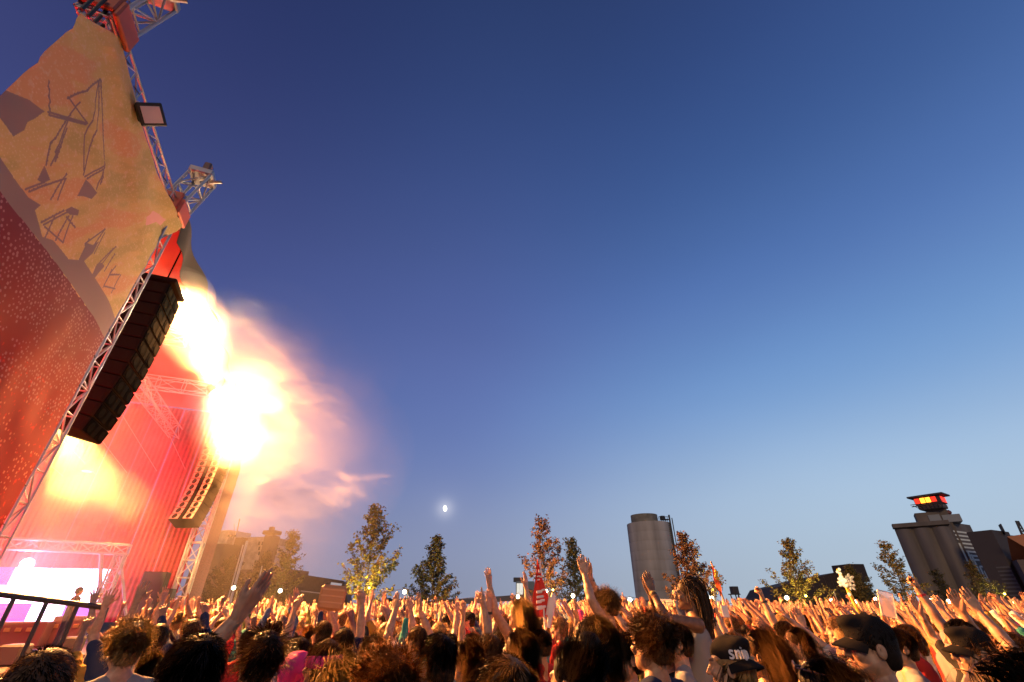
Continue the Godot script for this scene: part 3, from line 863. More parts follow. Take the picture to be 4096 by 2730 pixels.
func build_trees() -> void:
	# u, top v, distance ahead, crown px wide, tint
	var green := Vector3(0.15, 0.13, 0.034)
	var rust := Vector3(0.16, 0.085, 0.042)
	var dark := Vector3(0.095, 0.09, 0.03)
	var rows := [
		[296, 531, 33, 36, dark, 0.15, 1.2, "hazy young tree before the left factory, its top forked"],
		[376, 506, 33, 52, green, 0.24, 1.0, "tall yellow lit young tree standing alone between the dark hall and the moon"],
		[438, 536, 37, 46, dark, 0.16, 1.5, "dense dark young tree below the moon"],
		[541, 519, 34, 42, rust, 0.22, 1.0, "thin reddish young tree behind the red pennant"],
		[571, 538, 37, 30, dark * 0.9, 0.2, 1.3, "slender dark young tree right of the red pennant"],
		[683, 533, 33, 44, rust * 0.8, 0.18, 1.5, "rust brown young tree in front of the round silo"],
		[787, 538, 33, 46, green * 0.7, 0.2, 1.2, "broad dark young tree at the left end of the barn"],
		[883, 541, 36, 36, green * 0.85, 0.2, 1.0, "feathery light green young tree between the barn and the grain tower"],
		[933, 569, 38, 26, dark * 0.5, 0.1, 1.3, "low dark tree before the left part of the grain tower"],
		[969, 562, 38, 30, dark * 0.55, 0.12, 1.4, "dark young tree before the zigzag painted wall"]]
	var i := 0
	for r in rows:
		var f: float = r[2]
		var top := at(r[0], r[1], f)
		var wd: float = r[3] * 1.35 / 520.0 * f
		# trunks stand upright, so the foot is straight below the top
		make_tree("young_tree", r[7], Vector3(top.x, 0, top.z), top.y, wd, 101 + i * 13, r[4], r[5], r[6])
		i += 1
	tree_lamp(at(369, 588, 30.6), "small yellow lamp glowing low in the tall lone tree", 26.0)
	tree_lamp(at(553, 590, 31.6), "small yellow lamp glowing low in the reddish tree", 4.0)
	tree_lamp(at(806, 596, 31.0), "small yellow lamp glowing low in the tree by the barn", 10.0)
	tree_lamp(at(1005, 594, 37.0), "small yellow lamp low before the zigzag painted wall", 6.0)
	tree_lamp(at(702, 588, 32.4), "small yellow lamp behind the woman with dreadlocks", 10.0)
	# ivy covered tree at the barn and a far hedge line
	var b := gnd(862.0, 46.0)
	make_tree("ivy_tree", "dense ivy dark tree swallowing the right end of the barn", b, at(862, 566, 46).y, 4.2, 501, dark, 0.05, 2.6)
	var hs := st_new()
	rng.seed = 61
	for k in 2600:
		var u := rng.randf_range(376.0, 420.0)
		var p := at(u, rng.randf_range(601.0, 608.0) + 1.5 * sin(u * 0.4), 62.0)
		var sz := rng.randf_range(0.08, 0.16)
		var d := Vector3(rng.randf_range(-1, 1), rng.randf_range(-1, 1), rng.randf_range(-1, 1)).normalized()
		var x := d.cross(Vector3(rng.randf(), rng.randf(), 0.3)).normalized() * sz
		p.z += rng.randf_range(-1.2, 1.2)
		tri(hs, p, p + d * sz * 2.0 + x, p + d * sz * 2.0 - x)
	var hd := part("hedge", done(hs), mat("hedge leaf", 0.022, 0.026, 0.012, 0.8), self)
	tag(hd, "low dark hedge at the foot of the tall lone tree", "hedge", "", "stuff")

# ---------- buildings ----------
func slab(called: String, c: Vector3, size: Vector3, turn: float, m: Material, parent: Node3D, bv := 0.02) -> MeshInstance3D:
	return part(called, bevel_box(size, bv), m, parent, Transform3D(Basis(Vector3.UP, turn), c))

func build_background() -> void:
	build_trees()
	build_moon()
	build_silo()
	build_grain_tower()
	build_left_works()
	build_small_buildings()
	build_festoon()

func build_moon() -> void:
	var p := at(445.0, 508.5, 2400.0)
	var o := thing("moon", "bright small moon low over the trees", "moon", p)
	var r := 2.3 / 447.5 * p.length()
	part("disc", ball(1.0, 24), glow("moon glow", 1.0, 0.96, 0.86, 6.0), o, Transform3D(Basis(Vector3.FORWARD, -0.12).scaled_local(Vector3(r * 0.72, r * 1.12, r * 0.7)), Vector3.ZERO))

func build_silo() -> void:
	var f := 190.0
	var o := thing("round_silo", "tall round grey concrete silo leaning into the evening sky", "silo")
	var con := noisy(mat("silo concrete", 0.62, 0.54, 0.44, 0.9), 0.02, 0.62, 1.0, 30.0, Vector3(1, 0.12, 1))
	var c := gnd(660.5, f)
	var h := at(652.5, 521.5, f - 7.0).y
	var r := 22.9 / 520.0 * f
	# slip formed rings: each lift of the wall a shell of its own with a shallow joint
	var lifts := 9
	for i in lifts:
		var s := st_new()
		s.set_smooth_group(0)
		var y0 := h * i / lifts
		var y1 := h * (i + 1) / lifts - 0.06
		var k := 56
		for q in k:
			var a0 := TAU * q / k
			var a1 := TAU * (q + 1) / k
			var d0 := Vector3(cos(a0), 0, sin(a0)) * r
			var d1 := Vector3(cos(a1), 0, sin(a1)) * r
			quad(s, d0 + Vector3.UP * y0, d0 + Vector3.UP * y1, d1 + Vector3.UP * y1, d1 + Vector3.UP * y0)
			quad(s, d0 + Vector3.UP * y1, d0 * 0.994 + Vector3.UP * (y1 + 0.06), d1 * 0.994 + Vector3.UP * (y1 + 0.06), d1 + Vector3.UP * y1)
		part("wall_ring", done(s), con, o, Transform3D(Basis(), c))
	var lid := CylinderMesh.new()
	lid.top_radius = r * 0.98
	lid.bottom_radius = r * 0.98
	lid.height = 0.4
	lid.radial_segments = 56
	part("roof", lid, con, o, Transform3D(Basis(), c + Vector3.UP * (h - 0.1)))
	var pent := CylinderMesh.new()
	pent.top_radius = r * 0.62
	pent.bottom_radius = r * 0.62
	pent.height = 3.4
	pent.radial_segments = 40
	part("penthouse", pent, noisy(mat("penthouse concrete", 0.30, 0.27, 0.20, 0.9), 0.03, 0.7, 1.0, 20.0), o, Transform3D(Basis(), c + Vector3(-r * 0.16, h + 1.6, 0)))
	var steel := mat("dark steel", 0.07, 0.065, 0.06, 0.6, 0.4)
	# outer conveyor pipe and its platform on the right shoulder
	var e := Vector3(0.78, 0, 0.62).normalized() * (r + 0.5)
	rod("pipe", c + e, c + e + Vector3.UP * (h + 2.6), 0.35, steel, o)
	rod("pipe", c + e + Vector3(1.2, 0, -0.7), c + e + Vector3(1.2, h + 1.6, -0.7), 0.2, steel, o)
	slab("platform", c + Vector3(0.62, 0, 0.5).normalized() * (r * 0.85) + Vector3.UP * (h + 1.0), Vector3(2.6, 0.3, 2.2), 0.4, steel, o)
	for k in 6:
		rod("railing_post", c + Vector3(r * (0.40 + k * 0.1), h, r * 0.45), c + Vector3(r * (0.40 + k * 0.1), h + 2.2, r * 0.45), 0.1, steel, o)
	rod("railing", c + Vector3(r * 0.4, h + 2.2, r * 0.45), c + Vector3(r * 0.9, h + 2.2, r * 0.45), 0.1, steel, o)
	slab("machine_box", c + Vector3(r * 0.62, h + 1.9, r * 0.3), Vector3(1.5, 1.6, 1.4), 0.3, steel, o)
	for k in 40:
		rod("rung", c + e + Vector3(-0.9, 1.0 + k * (h / 41.0), 0.35), c + e + Vector3(-0.3, 1.0 + k * (h / 41.0), 0.35), 0.07, steel, o)

func build_grain_tower() -> void:
	# a slab of grain cells turned so that its painted end wall shows
	var o := thing("grain_tower", "dark grain tower with zigzag painted end wall and red lit cabin", "tower")
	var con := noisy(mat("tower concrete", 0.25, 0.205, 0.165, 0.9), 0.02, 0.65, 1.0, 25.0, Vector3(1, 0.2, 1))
	var r := 180.0
	var a := Vector3(sin(deg_to_rad(38.5)), 0, -cos(deg_to_rad(38.5))) * r
	var b := Vector3(sin(deg_to_rad(42.4)), 0, -cos(deg_to_rad(42.4))) * (r + 1.0)
	var fx := (b - a).normalized()
	var fz := fx.cross(Vector3.UP)       # away from the viewer
	if fz.dot(a) < 0:
		fz = -fz
	var w := a.distance_to(b)
	# the end wall runs back from b towards the bearing of 43.75 degrees
	var c := Vector3(sin(deg_to_rad(43.75)), 0, -cos(deg_to_rad(43.75))) * (r + 13.0)
	var ex := (c - b).normalized()
	var el := b.distance_to(c)
	var h := 22.4
	var s := st_new()
	var d := a + ex * el
	quad(s, a + Vector3.UP * h, b + Vector3.UP * h, b, a)
	quad(s, b + Vector3.UP * h, c + Vector3.UP * h, c, b)
	quad(s, c + Vector3.UP * h, d + Vector3.UP * h, d, c)
	quad(s, d + Vector3.UP * h, a + Vector3.UP * h, a, d)
	quad(s, a + Vector3.UP * h, d + Vector3.UP * h, c + Vector3.UP * h, b + Vector3.UP * h)
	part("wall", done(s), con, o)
	# bulging grain cells on the broad side
	for k in 3:
		var t := st_new()
		t.set_smooth_group(0)
		var x0 := w * k / 3.0 + 0.12
		var x1 := w * (k + 1) / 3.0 - 0.12
		for q in 12:
			var p := []
			for i in 2:
				var g := (q + i) / 12.0
				p.append(a + fx * lerpf(x0, x1, g) - fz * (1.5 * sin(PI * g) + 0.01))
			quad(t, p[0] + Vector3.UP * (h - 1.2), p[1] + Vector3.UP * (h - 1.2), p[1], p[0])
			tri(t, p[0] + Vector3.UP * (h - 1.2), a + fx * (x0 + x1) * 0.5 + Vector3.UP * (h - 1.2), p[1] + Vector3.UP * (h - 1.2))
		part("grain_cell", done(t), con, o)
	var pb := Basis(fx, Vector3.UP, -fz)
	part("parapet", bevel_box(Vector3(w + 0.4, 1.1, 3.6), 0.05), con, o, Transform3D(pb, (a + b) / 2 + Vector3.UP * (h - 0.2) + fz * 0.4))
	# zigzag stripes: raised bands painted pale on the end wall
	var pale := mat("pale paint", 0.8, 0.8, 0.66, 0.8)
	var eb := Basis(ex, Vector3.UP, ex.cross(Vector3.UP))
	var outw := ex.cross(Vector3.UP)
	if outw.dot(b) > 0:
		outw = -outw
	var band := func(x0: float, y0: float, x1: float, y1: float, th: float) -> void:
		var p0 := b + ex * (x0 * el) + Vector3.UP * y0 + outw * 0.06
		var p1 := b + ex * (x1 * el) + Vector3.UP * y1 + outw * 0.06
		var up := (p1 - p0).cross(outw).normalized() * th / 2
		var t := st_new()
		face(t, [p0 + up, p1 + up, p1 - up, p0 - up], outw)
		for e in [up, -up]:
			face(t, [p0 + e, p1 + e, p1 + e - outw * 0.06, p0 + e - outw * 0.06], e)
		part("painted_band", done(t), pale, o)
	for k in 8:
		band.call(0.06 if k < 3 else 0.22, h - 2.4 - k * 1.0, 0.97, h - 2.4 - k * 1.0, 0.42)
	for k in 4:
		band.call(0.08 + k * 0.1, h - 5.4 - k * 0.9, 0.08 + k * 0.1, 1.5 + k * 0.6, 0.9)
	for k in 3:
		band.call(0.50 + k * 0.12, h - 11.0 - k * 1.1, 0.97, h - 11.0 - k * 1.1, 0.42)
		band.call(0.50 + k * 0.12, h - 11.0 - k * 1.1, 0.50 + k * 0.12, 4.5 + k * 1.0, 0.9)
		band.call(0.62 + k * 0.12, h - 14.6 - k * 1.1, 0.97, h - 14.6 - k * 1.1, 0.42)
	# stair shaft, roof house and the glowing control cabin
	var cc := a.lerp(b, 0.92) + fz * 3.2
	var shaft_top := h + 4.4
	part("shaft", bevel_box(Vector3(4.4, shaft_top, 3.6), 0.06), con, o, Transform3D(pb, cc + Vector3.UP * shaft_top / 2))
	part("roof_house", bevel_box(Vector3(5.6, 3.0, 5.0), 0.06), con, o, Transform3D(pb, a.lerp(b, 0.72) + fz * 3.4 + Vector3.UP * (h + 1.5)))
	part("roof_box", bevel_box(Vector3(2.6, 2.2, 0.3), 0.03), mat("pale sheet", 0.22, 0.24, 0.25, 0.5), o, Transform3D(pb, a.lerp(b, 0.82) + fz * 0.85 + Vector3.UP * (h + 1.1)))
	part("roof_house", bevel_box(Vector3(4.0, 2.0, 9.0), 0.06), mat("pale sheet"), o, Transform3D(pb, b + ex * el * 0.45 + fz * 0.6 - fx * 1.2 + Vector3.UP * (h + 1.0)))
	part("tank", bevel_box(Vector3(2.6, 1.3, 4.0), 0.4), mat("tank red", 0.16, 0.05, 0.045, 0.6), o, Transform3D(pb, b + ex * el * 0.3 - fx * 1.0 + Vector3.UP * (h + 2.6)))
	var cab := a.lerp(b, 0.88) + fz * 1.6 + Vector3.UP * (h + 5.9)
	var cb := pb * Basis(Vector3.UP, -0.35)
	var cs := cb.scaled_local(Vector3(0.74, 0.86, 0.74))
	part("cabin_floor", bevel_box(Vector3(7.6, 1.5, 6.4), 0.3), con, o, Transform3D(cs, cab + Vector3.DOWN * 1.65))
	part("cabin_core", bevel_box(Vector3(8.2, 2.3, 6.6), 0.05), mat("cabin dark", 0.06, 0.045, 0.04, 0.7), o, Transform3D(cs, cab))
	part("cabin_roof", bevel_box(Vector3(11.4, 0.55, 8.6), 0.1), mat("cabin dark"), o, Transform3D(cs, cab + Vector3.UP * 1.33))
	for i in 4:
		part("window", bevel_box(Vector3(1.55, 1.75, 0.12), 0.02), glow("cabin glow hot", 1.0, 0.30, 0.02, 4.5) if i == 1 or i == 2 else glow("cabin glow", 1.0, 0.03, 0.008, 1.6), o, Transform3D(cs, cab + cs * Vector3(-3.1 + i * 1.75, 0.05, 3.38)))
	for i in 2:
		part("window", bevel_box(Vector3(0.12, 1.75, 2.3), 0.02), glow("cabin glow"), o, Transform3D(cs, cab + cs * Vector3(4.18, 0.05, -1.5 + i * 2.8)))
	for i in 3:
		rod("mullion", cab + cs * Vector3(-2.2 + i * 1.75, -1.0, 3.48), cab + cs * Vector3(-2.2 + i * 1.75, 1.1, 3.48), 0.09, mat("cabin dark"), o)
	for i in 7:
		rod("walkway_stay", cab + cs * Vector3(-4.6 + i * 1.5, -1.2, 4.4), cab + cs * Vector3(-3.0 + i * 1.1, -2.6, 3.0), 0.09, mat("dark steel"), o)
	rod("walkway_rail", cab + cs * Vector3(-5.4, -0.9, 4.5), cab + cs * Vector3(5.0, -0.9, 4.5), 0.09, mat("dark steel"), o)
	rod("walkway_rail", cab + cs * Vector3(-5.2, -1.5, 4.5), cab + cs * Vector3(5.0, -1.5, 4.5), 0.13, mat("dark steel"), o)
	# lower dark block and tan shed beyond
	var o2 := thing("storage_block", "dark lower storage block right of the grain tower", "building")
	var p2 := Vector3(sin(deg_to_rad(44.6)), 0, -cos(deg_to_rad(44.6))) * 176.0
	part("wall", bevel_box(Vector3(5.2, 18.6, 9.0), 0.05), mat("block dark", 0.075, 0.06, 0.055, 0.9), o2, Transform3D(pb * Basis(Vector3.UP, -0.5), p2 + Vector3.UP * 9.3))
	part("roof_ladder", bevel_box(Vector3(0.2, 2.4, 3.0), 0.03), mat("dark steel"), o2, Transform3D(pb, p2 + fx * 3.0 + Vector3.UP * 19.0))
	for k in 9:
		part("painted_band", bevel_box(Vector3(2.6, 0.35, 0.08), 0.01), mat("faded paint", 0.13, 0.12, 0.11, 0.9), o2, Transform3D(pb * Basis(Vector3.UP, -0.5), p2 + (pb * Basis(Vector3.UP, -0.5)) * Vector3(1.2, 10.2 - k * 0.85, 4.52)))
	var o3 := thing("tan_shed", "tan orange shed with a slanting roof at the far right edge", "building")
	var p3 := Vector3(sin(deg_to_rad(46.9)), 0, -cos(deg_to_rad(46.9))) * 171.0
	part("wall", bevel_box(Vector3(10.0, 11.4, 8.0), 0.05), mat("shed brown", 0.15, 0.115, 0.09, 0.9), o3, Transform3D(pb, p3 + Vector3.UP * 5.7))
	var g := st_new()
	for sd_ in [1.0]:
		face(g, [p3 - fx * 4.6 + Vector3.UP * 16.4 - fz * 4.1, p3 + fx * 6.0 + Vector3.UP * 17.4 - fz * 4.1, p3 + fx * 6.0 + Vector3.UP * 10.6 - fz * 4.3, p3 - fx * 0.4 + Vector3.UP * 11.4 - fz * 4.3], -fz)
	face(g, [p3 - fx * 4.6 + Vector3.UP * 16.4 - fz * 4.1, p3 + fx * 6.0 + Vector3.UP * 17.4 - fz * 4.1, p3 + fx * 6.0 + Vector3.UP * 11.4 + fz * 4.0, p3 - fx * 4.6 + Vector3.UP * 11.4 + fz * 4.0], Vector3.UP)
	part("roof", done(g), mat("tan sheet", 0.52, 0.22, 0.10, 0.8), o3)
	# harbour crane far right
	var o4 := thing("harbour_crane", "thin dark harbour crane jib at the right edge of the view", "crane")
	var ca := at(1013, 548, 260)
	var m := mat("dark steel")
	rod("jib", at(1024, 538, 260), at(1016.5, 521, 260), 0.55, m, o4)
	rod("jib", at(1028, 538, 260), at(1018.5, 521, 260), 0.35, m, o4)
	for k in 6:
		rod("brace", at(1024, 538, 260).lerp(at(1016.5, 521, 260), k / 6.0), at(1028, 538, 260).lerp(at(1018.5, 521, 260), (k + 0.5) / 6.0), 0.25, m, o4)
	rod("gantry", at(1012, 537, 260), at(1027, 538.5, 260), 0.8, m, o4)
	for k in 3:
		rod("leg", at(1016.0 + k * 4.5, 538, 260), at(1018.0 + k * 5.5, 549, 260) * Vector3(1, 0, 1), 0.45, m, o4)

func build_left_works() -> void:
	var f := 120.0
	var pale := noisy(mat("works plaster", 0.46, 0.36, 0.30, 0.9), 0.03, 0.7, 1.0, 12.0)
	var brown := mat("works brown", 0.17, 0.10, 0.07, 0.9)
	var o := thing("harbour_works", "pale old harbour works with a square roof house, veiled in pink smoke", "building")
	var put := func(called: String, u0: float, u1: float, v: float, deep: float, m: Material, back: float) -> void:
		var p := at((u0 + u1) / 2, v, f + back)
		var wd := (u1 - u0) / 520.0 * (f + back)
		slab(called, Vector3(p.x, p.y / 2, p.z), Vector3(wd, p.y, deep), -0.25, m, o, 0.05)
	put.call("tower_wall", 224.0, 238.0, 531.5, 4.0, pale, 0.0)
	put.call("tower_wall", 236.5, 245.0, 532.5, 5.0, mat("works white", 0.55, 0.46, 0.42, 0.9), 2.0)
	put.call("wing_wall", 238.0, 258.0, 540.0, 9.0, brown, 4.0)
	put.call("wing_wall", 257.0, 283.0, 539.0, 8.0, pale, 3.0)
	put.call("wing_wall", 276.0, 287.0, 547.0, 6.0, mat("works white"), 5.0)
	put.call("shaft_wall", 268.0, 277.0, 536.0, 3.0, brown, -2.0)
	put.call("wing_wall", 214.0, 240.0, 546.0, 8.0, brown, -1.0)
	for i in 3:
		var p := at(228.5 + i * 3.2, 536.0, f - 2.45)
		slab("window", p, Vector3(0.5, 0.55, 0.12), -0.25, mat("window dark", 0.03, 0.02, 0.02, 0.3), o, 0.01)
	for i in 6:
		for j in 3:
			var p := at(259.0 + i * 3.4, 543.5 + j * 5.0, f - 1.2)
			slab("window", p, Vector3(0.45, 0.8, 0.12), -0.25, mat("window dark"), o, 0.01)
	rod("mast", at(237, 531, f), at(239.5, 519, f), 0.12, mat("dark steel"), o)
	rod("mast", at(234, 532, f), at(234, 524, f), 0.06, mat("dark steel"), o)
	# hopper on top of the shaft
	slab("hopper", at(272, 533, f - 2), Vector3(3.4, 0.9, 3.0), -0.25, brown, o, 0.2)
	slab("hopper", at(271.5, 530, f - 2), Vector3(1.2, 1.4, 1.0), -0.25, brown, o, 0.2)
	# dark shrubs and trees massed below
	make_tree("dark_tree", "broad dark tree below the harbour works, left of the masts", Vector3(at(232, 556, 70).x, 0, -70), at(232, 556, 70).y, 8.0, 801, Vector3(0.05, 0.03, 0.014), 0.06, 1.8)
	make_tree("dark_tree", "broad dark tree below the harbour works, right of the masts", Vector3(at(268, 552, 66).x, 0, -66), at(268, 552, 66).y, 7.0, 802, Vector3(0.05, 0.03, 0.014), 0.06, 1.8)
	var sh := thing("long_shed", "long low brown shed before the harbour works", "building")
	var p0 := at(250, 571, 80)
	slab("wall", Vector3(p0.x, p0.y / 2, p0.z), Vector3(17.0, p0.y, 6.0), -0.2, brown, sh, 0.05)
	# masts
	for k in 3:
		var mo := thing("pole", ["tall pale mast before the harbour works", "shorter pale mast left of the tall one", "thin grey mast right of the tall one"][k], "mast")
		var e: Array = [[247, 541, 244, 0.11], [243, 545, 240.5, 0.06], [262, 566, 259.5, 0.05]][k]
		var t := at(e[0], e[1], 45.0)
		rod("shaft", Vector3(t.x, 0, t.z), t, e[3], mat("mast paint", 0.5, 0.46, 0.44, 0.6), mo)
		rod("spreader", t * Vector3(1, 0.22, 1) - Vector3(0.7, 0, 0), t * Vector3(1, 0.27, 1) + Vector3(1.2, 0, 0), 0.05, mat("mast paint"), mo)
	# dark hall with the slanted gable
	var ha := thing("dark_hall", "dark hall with a raked gable end and a lit skylight", "hall")
	var hm := noisy(mat("hall cladding", 0.055, 0.045, 0.045, 0.8), 0.05, 0.7, 1.0, 6.0)
	var g := st_new()
	var a0 := at(288, 572.5, 66)
	var a1 := at(326, 577.5, 62)
	var a2 := at(343.5, 581.0, 60)
	var a3 := at(353, 604, 60)
	var g3 := Vector3(a3.x, 0, a3.z)
	var g0 := Vector3(a0.x, 0, a0.z)
	var g2 := Vector3(a2.x - 0.1, 0, a2.z)
	face(g, [a0, a2, g2, g0], Vector3.BACK)
	face(g, [a2, g3 + Vector3(0.4, 0, 0), g2], Vector3.BACK)
	var bk := Vector3(-3, 0, -12)
	face(g, [a0, a2, a2 + bk, a0 + bk], Vector3.UP)
	face(g, [a2, g3 + Vector3(0.4, 0, 0), g3 + bk, a2 + bk], Vector3.RIGHT)
	face(g, [a0 + bk, a2 + bk, g2 + bk, g0 + bk], Vector3.FORWARD)
	face(g, [a0, a0 + bk, g0 + bk, g0], Vector3.LEFT)
	part("wall", done(g), hm, ha)
	for k in 7:
		var y := 0.55 + k * 0.55
		if y < a2.y - 0.25:
			rod("cladding_joint", g0 + Vector3(0, y, 0.04), g2 + Vector3(0.5, y, 0.04), 0.03, mat("black paint"), ha)
	var sk := at(336, 584.6, 59.7)
	part("skylight", bevel_box(Vector3(1.3, 0.32, 0.1), 0.02), glow("skylight glow", 0.55, 0.55, 0.62, 0.5), ha, Transform3D(Basis(Vector3.FORWARD, 0.12), sk))
	part("strip_light", bevel_box(Vector3(4.6, 0.14, 0.1), 0.02), mat("sheet pale", 0.4, 0.38, 0.38, 0.6), ha, Transform3D(Basis(Vector3.FORWARD, 0.1), at(319, 593.5, 60.4)))

func build_small_buildings() -> void:
	# barn with a long dark roof
	var o := thing("barn", "black barn roof with a square ridge block right of the field", "barn")
	var bm := noisy(mat("barn roof", 0.032, 0.025, 0.026, 0.85), 0.06, 0.7, 1.0, 5.0)
	var f := 62.0
	var p := [at(768, 606, f), at(778, 587, f), at(812, 578.5, f), at(836, 572.5, f), at(856, 572, f), at(884, 606, f)]
	var g := st_new()
	var back := Vector3(3.0, 0, -14.0)
	var ground := [Vector3(p[0].x, 0, p[0].z), Vector3(p[5].x, 0, p[5].z)]
	face(g, [ground[0], p[0], p[1], p[2], p[3], p[4], p[5], ground[1]], Vector3.BACK)
	for i in 5:
		face(g, [p[i], p[i + 1], p[i + 1] + back, p[i] + back], Vector3.UP)
	face(g, [ground[0] + back, p[0] + back, p[1] + back, p[2] + back, p[3] + back, p[4] + back, p[5] + back, ground[1] + back], Vector3.FORWARD)
	part("roof", done(g), bm, o)
	var b := at(847.5, 565.5, f - 0.3)
	slab("ridge_block", b - Vector3.UP * 0.9, Vector3(2.0, 1.9, 3.0), 0.1, bm, o, 0.05)
	for k in 9:
		rod("roof_batten", p[1].lerp(p[3], k / 9.0) + Vector3(0, -0.05, 0.04), Vector3(p[1].lerp(p[3], k / 9.0).x + 0.3, 0.3, p[0].z + 0.04), 0.03, mat("batten", 0.05, 0.04, 0.04, 0.9), o)
	# teal grey house with the lit stairwell
	var t := thing("stairwell_house", "teal grey box house with a tall white lit stairwell window", "house")
	var tf := 80.0
	var tp := at(525, 582, tf)
	var tm := mat("teal render", 0.17, 0.20, 0.20, 0.85)
	slab("wall", Vector3(tp.x, tp.y / 2, tp.z), Vector3(18.5 / 520.0 * tf, tp.y, 4.0), 0.0, tm, t, 0.03)
	slab("roof_unit", at(518.5, 580.0, tf), Vector3(1.6, 0.6, 1.6), 0.0, mat("dark steel"), t, 0.05)
	for i in 4:
		for j in 2:
			slab("window", at(518.0 + j * 3.2, 586.0 + i * 5.1, tf - 2.08), Vector3(0.38 if j == 0 else 0.55, 0.68, 0.1), 0.0, glow("stairwell glow", 1.0, 0.97, 0.85, 1.4 if j else 0.8), t, 0.01)
	# footbridge on thin posts
	var br := thing("footbridge", "long grey elevated footbridge deck on thin posts behind the crowd", "bridge")
	var q0 := at(372, 608.5, 66)
	var q1 := at(452, 602.5, 62)
	var q2 := at(532, 597.0, 58)
	var cm := mat("bridge concrete", 0.14, 0.13, 0.125, 0.9)
	for e in [[q0, q1], [q1, q2]]:
		var d: Vector3 = e[1] - e[0]
		part("deck", bevel_box(Vector3(d.length(), 0.55, 2.0), 0.03), cm, br, Transform3D(Basis(d.normalized(), d.normalized().cross(Vector3.FORWARD).normalized() * -1.0, d.normalized().cross(Vector3.UP)).orthonormalized(), (e[0] + e[1]) / 2))
	for k in 7:
		var x := q0.lerp(q2, (k + 0.5) / 7.0)
		rod("post", Vector3(x.x, 0, x.z), x, 0.1, mat("dark steel"), br)
	# lattice pylon
	var py := thing("lattice_pylon", "squat dark lattice pylon right of the orange flag", "pylon")
	var pf := 75.0
	for e in [[730.5, 594], [734.0, 589], [738.5, 594.5]]:
		var a := at(e[0], e[1], pf)
		rod("post", Vector3(a.x + 0.3, 0, a.z), a, 0.09, mat("dark steel"), py)
		rod("brace", Vector3(a.x - 0.4, 0.8, a.z), a + Vector3(0.5, -0.6, 0), 0.05, mat("dark steel"), py)
	slab("top_box", at(734.5, 590.5, pf), Vector3(0.9, 1.0, 0.9), 0.2, mat("dark steel"), py, 0.04)
	slab("crossbar", at(734.5, 594.5, pf), Vector3(1.7, 0.14, 0.3), 0.0, mat("dark steel"), py, 0.02)
	var gb := thing("gantry_beam", "thin dark gantry beam between the pylon and the barn", "beam")
	rod("beam", at(741, 600, pf), at(772, 600.5, pf - 8), 0.16, mat("dark steel"), gb)
	for k in 3:
		var x := at(741, 600, pf).lerp(at(772, 600.5, pf - 8), 0.2 + k * 0.35)
		rod("post", Vector3(x.x, 0, x.z), x, 0.07, mat("dark steel"), gb)
	# little huts at the foot of the silo
	var hu := thing("site_hut", "small pale hut at the left foot of the round silo", "hut")
	var hp := at(631, 602.5, 70)
	slab("wall", Vector3(hp.x, hp.y / 2, hp.z), Vector3(5.6, hp.y, 3.0), 0.0, mat("hut pale", 0.30, 0.27, 0.24, 0.9), hu, 0.04)
	slab("roof", Vector3(hp.x, hp.y + 0.12, hp.z), Vector3(6.0, 0.22, 3.4), 0.0, cm, hu, 0.05)
	var hv := thing("market_stall", "white topped stall roof behind the woman with dreadlocks", "stall")
	var hq := at(676, 603.5, 36)
	slab("roof", hq, Vector3(2.4, 0.5, 2.0), 0.0, mat("stall white", 0.6, 0.56, 0.55, 0.8), hv, 0.1)
	for e in [-1.1, 1.1]:
		rod("post", Vector3(hq.x + e, 0, hq.z + 0.9), hq + Vector3(e, 0, 0.9), 0.04, mat("dark steel"), hv)
		rod("post", Vector3(hq.x + e, 0, hq.z - 0.9), hq + Vector3(e, 0, -0.9), 0.04, mat("dark steel"), hv)
	var bar := thing("blue_bar_counter", "low blue bar counter at the foot of the round silo", "counter")
	slab("counter", at(655, 610, 40) * Vector3(1, 0, 1) + Vector3.UP * 0.75, Vector3(4.2, 1.5, 1.2), 0.0, mat("bar blue", 0.06, 0.07, 0.2, 0.6), bar, 0.05)

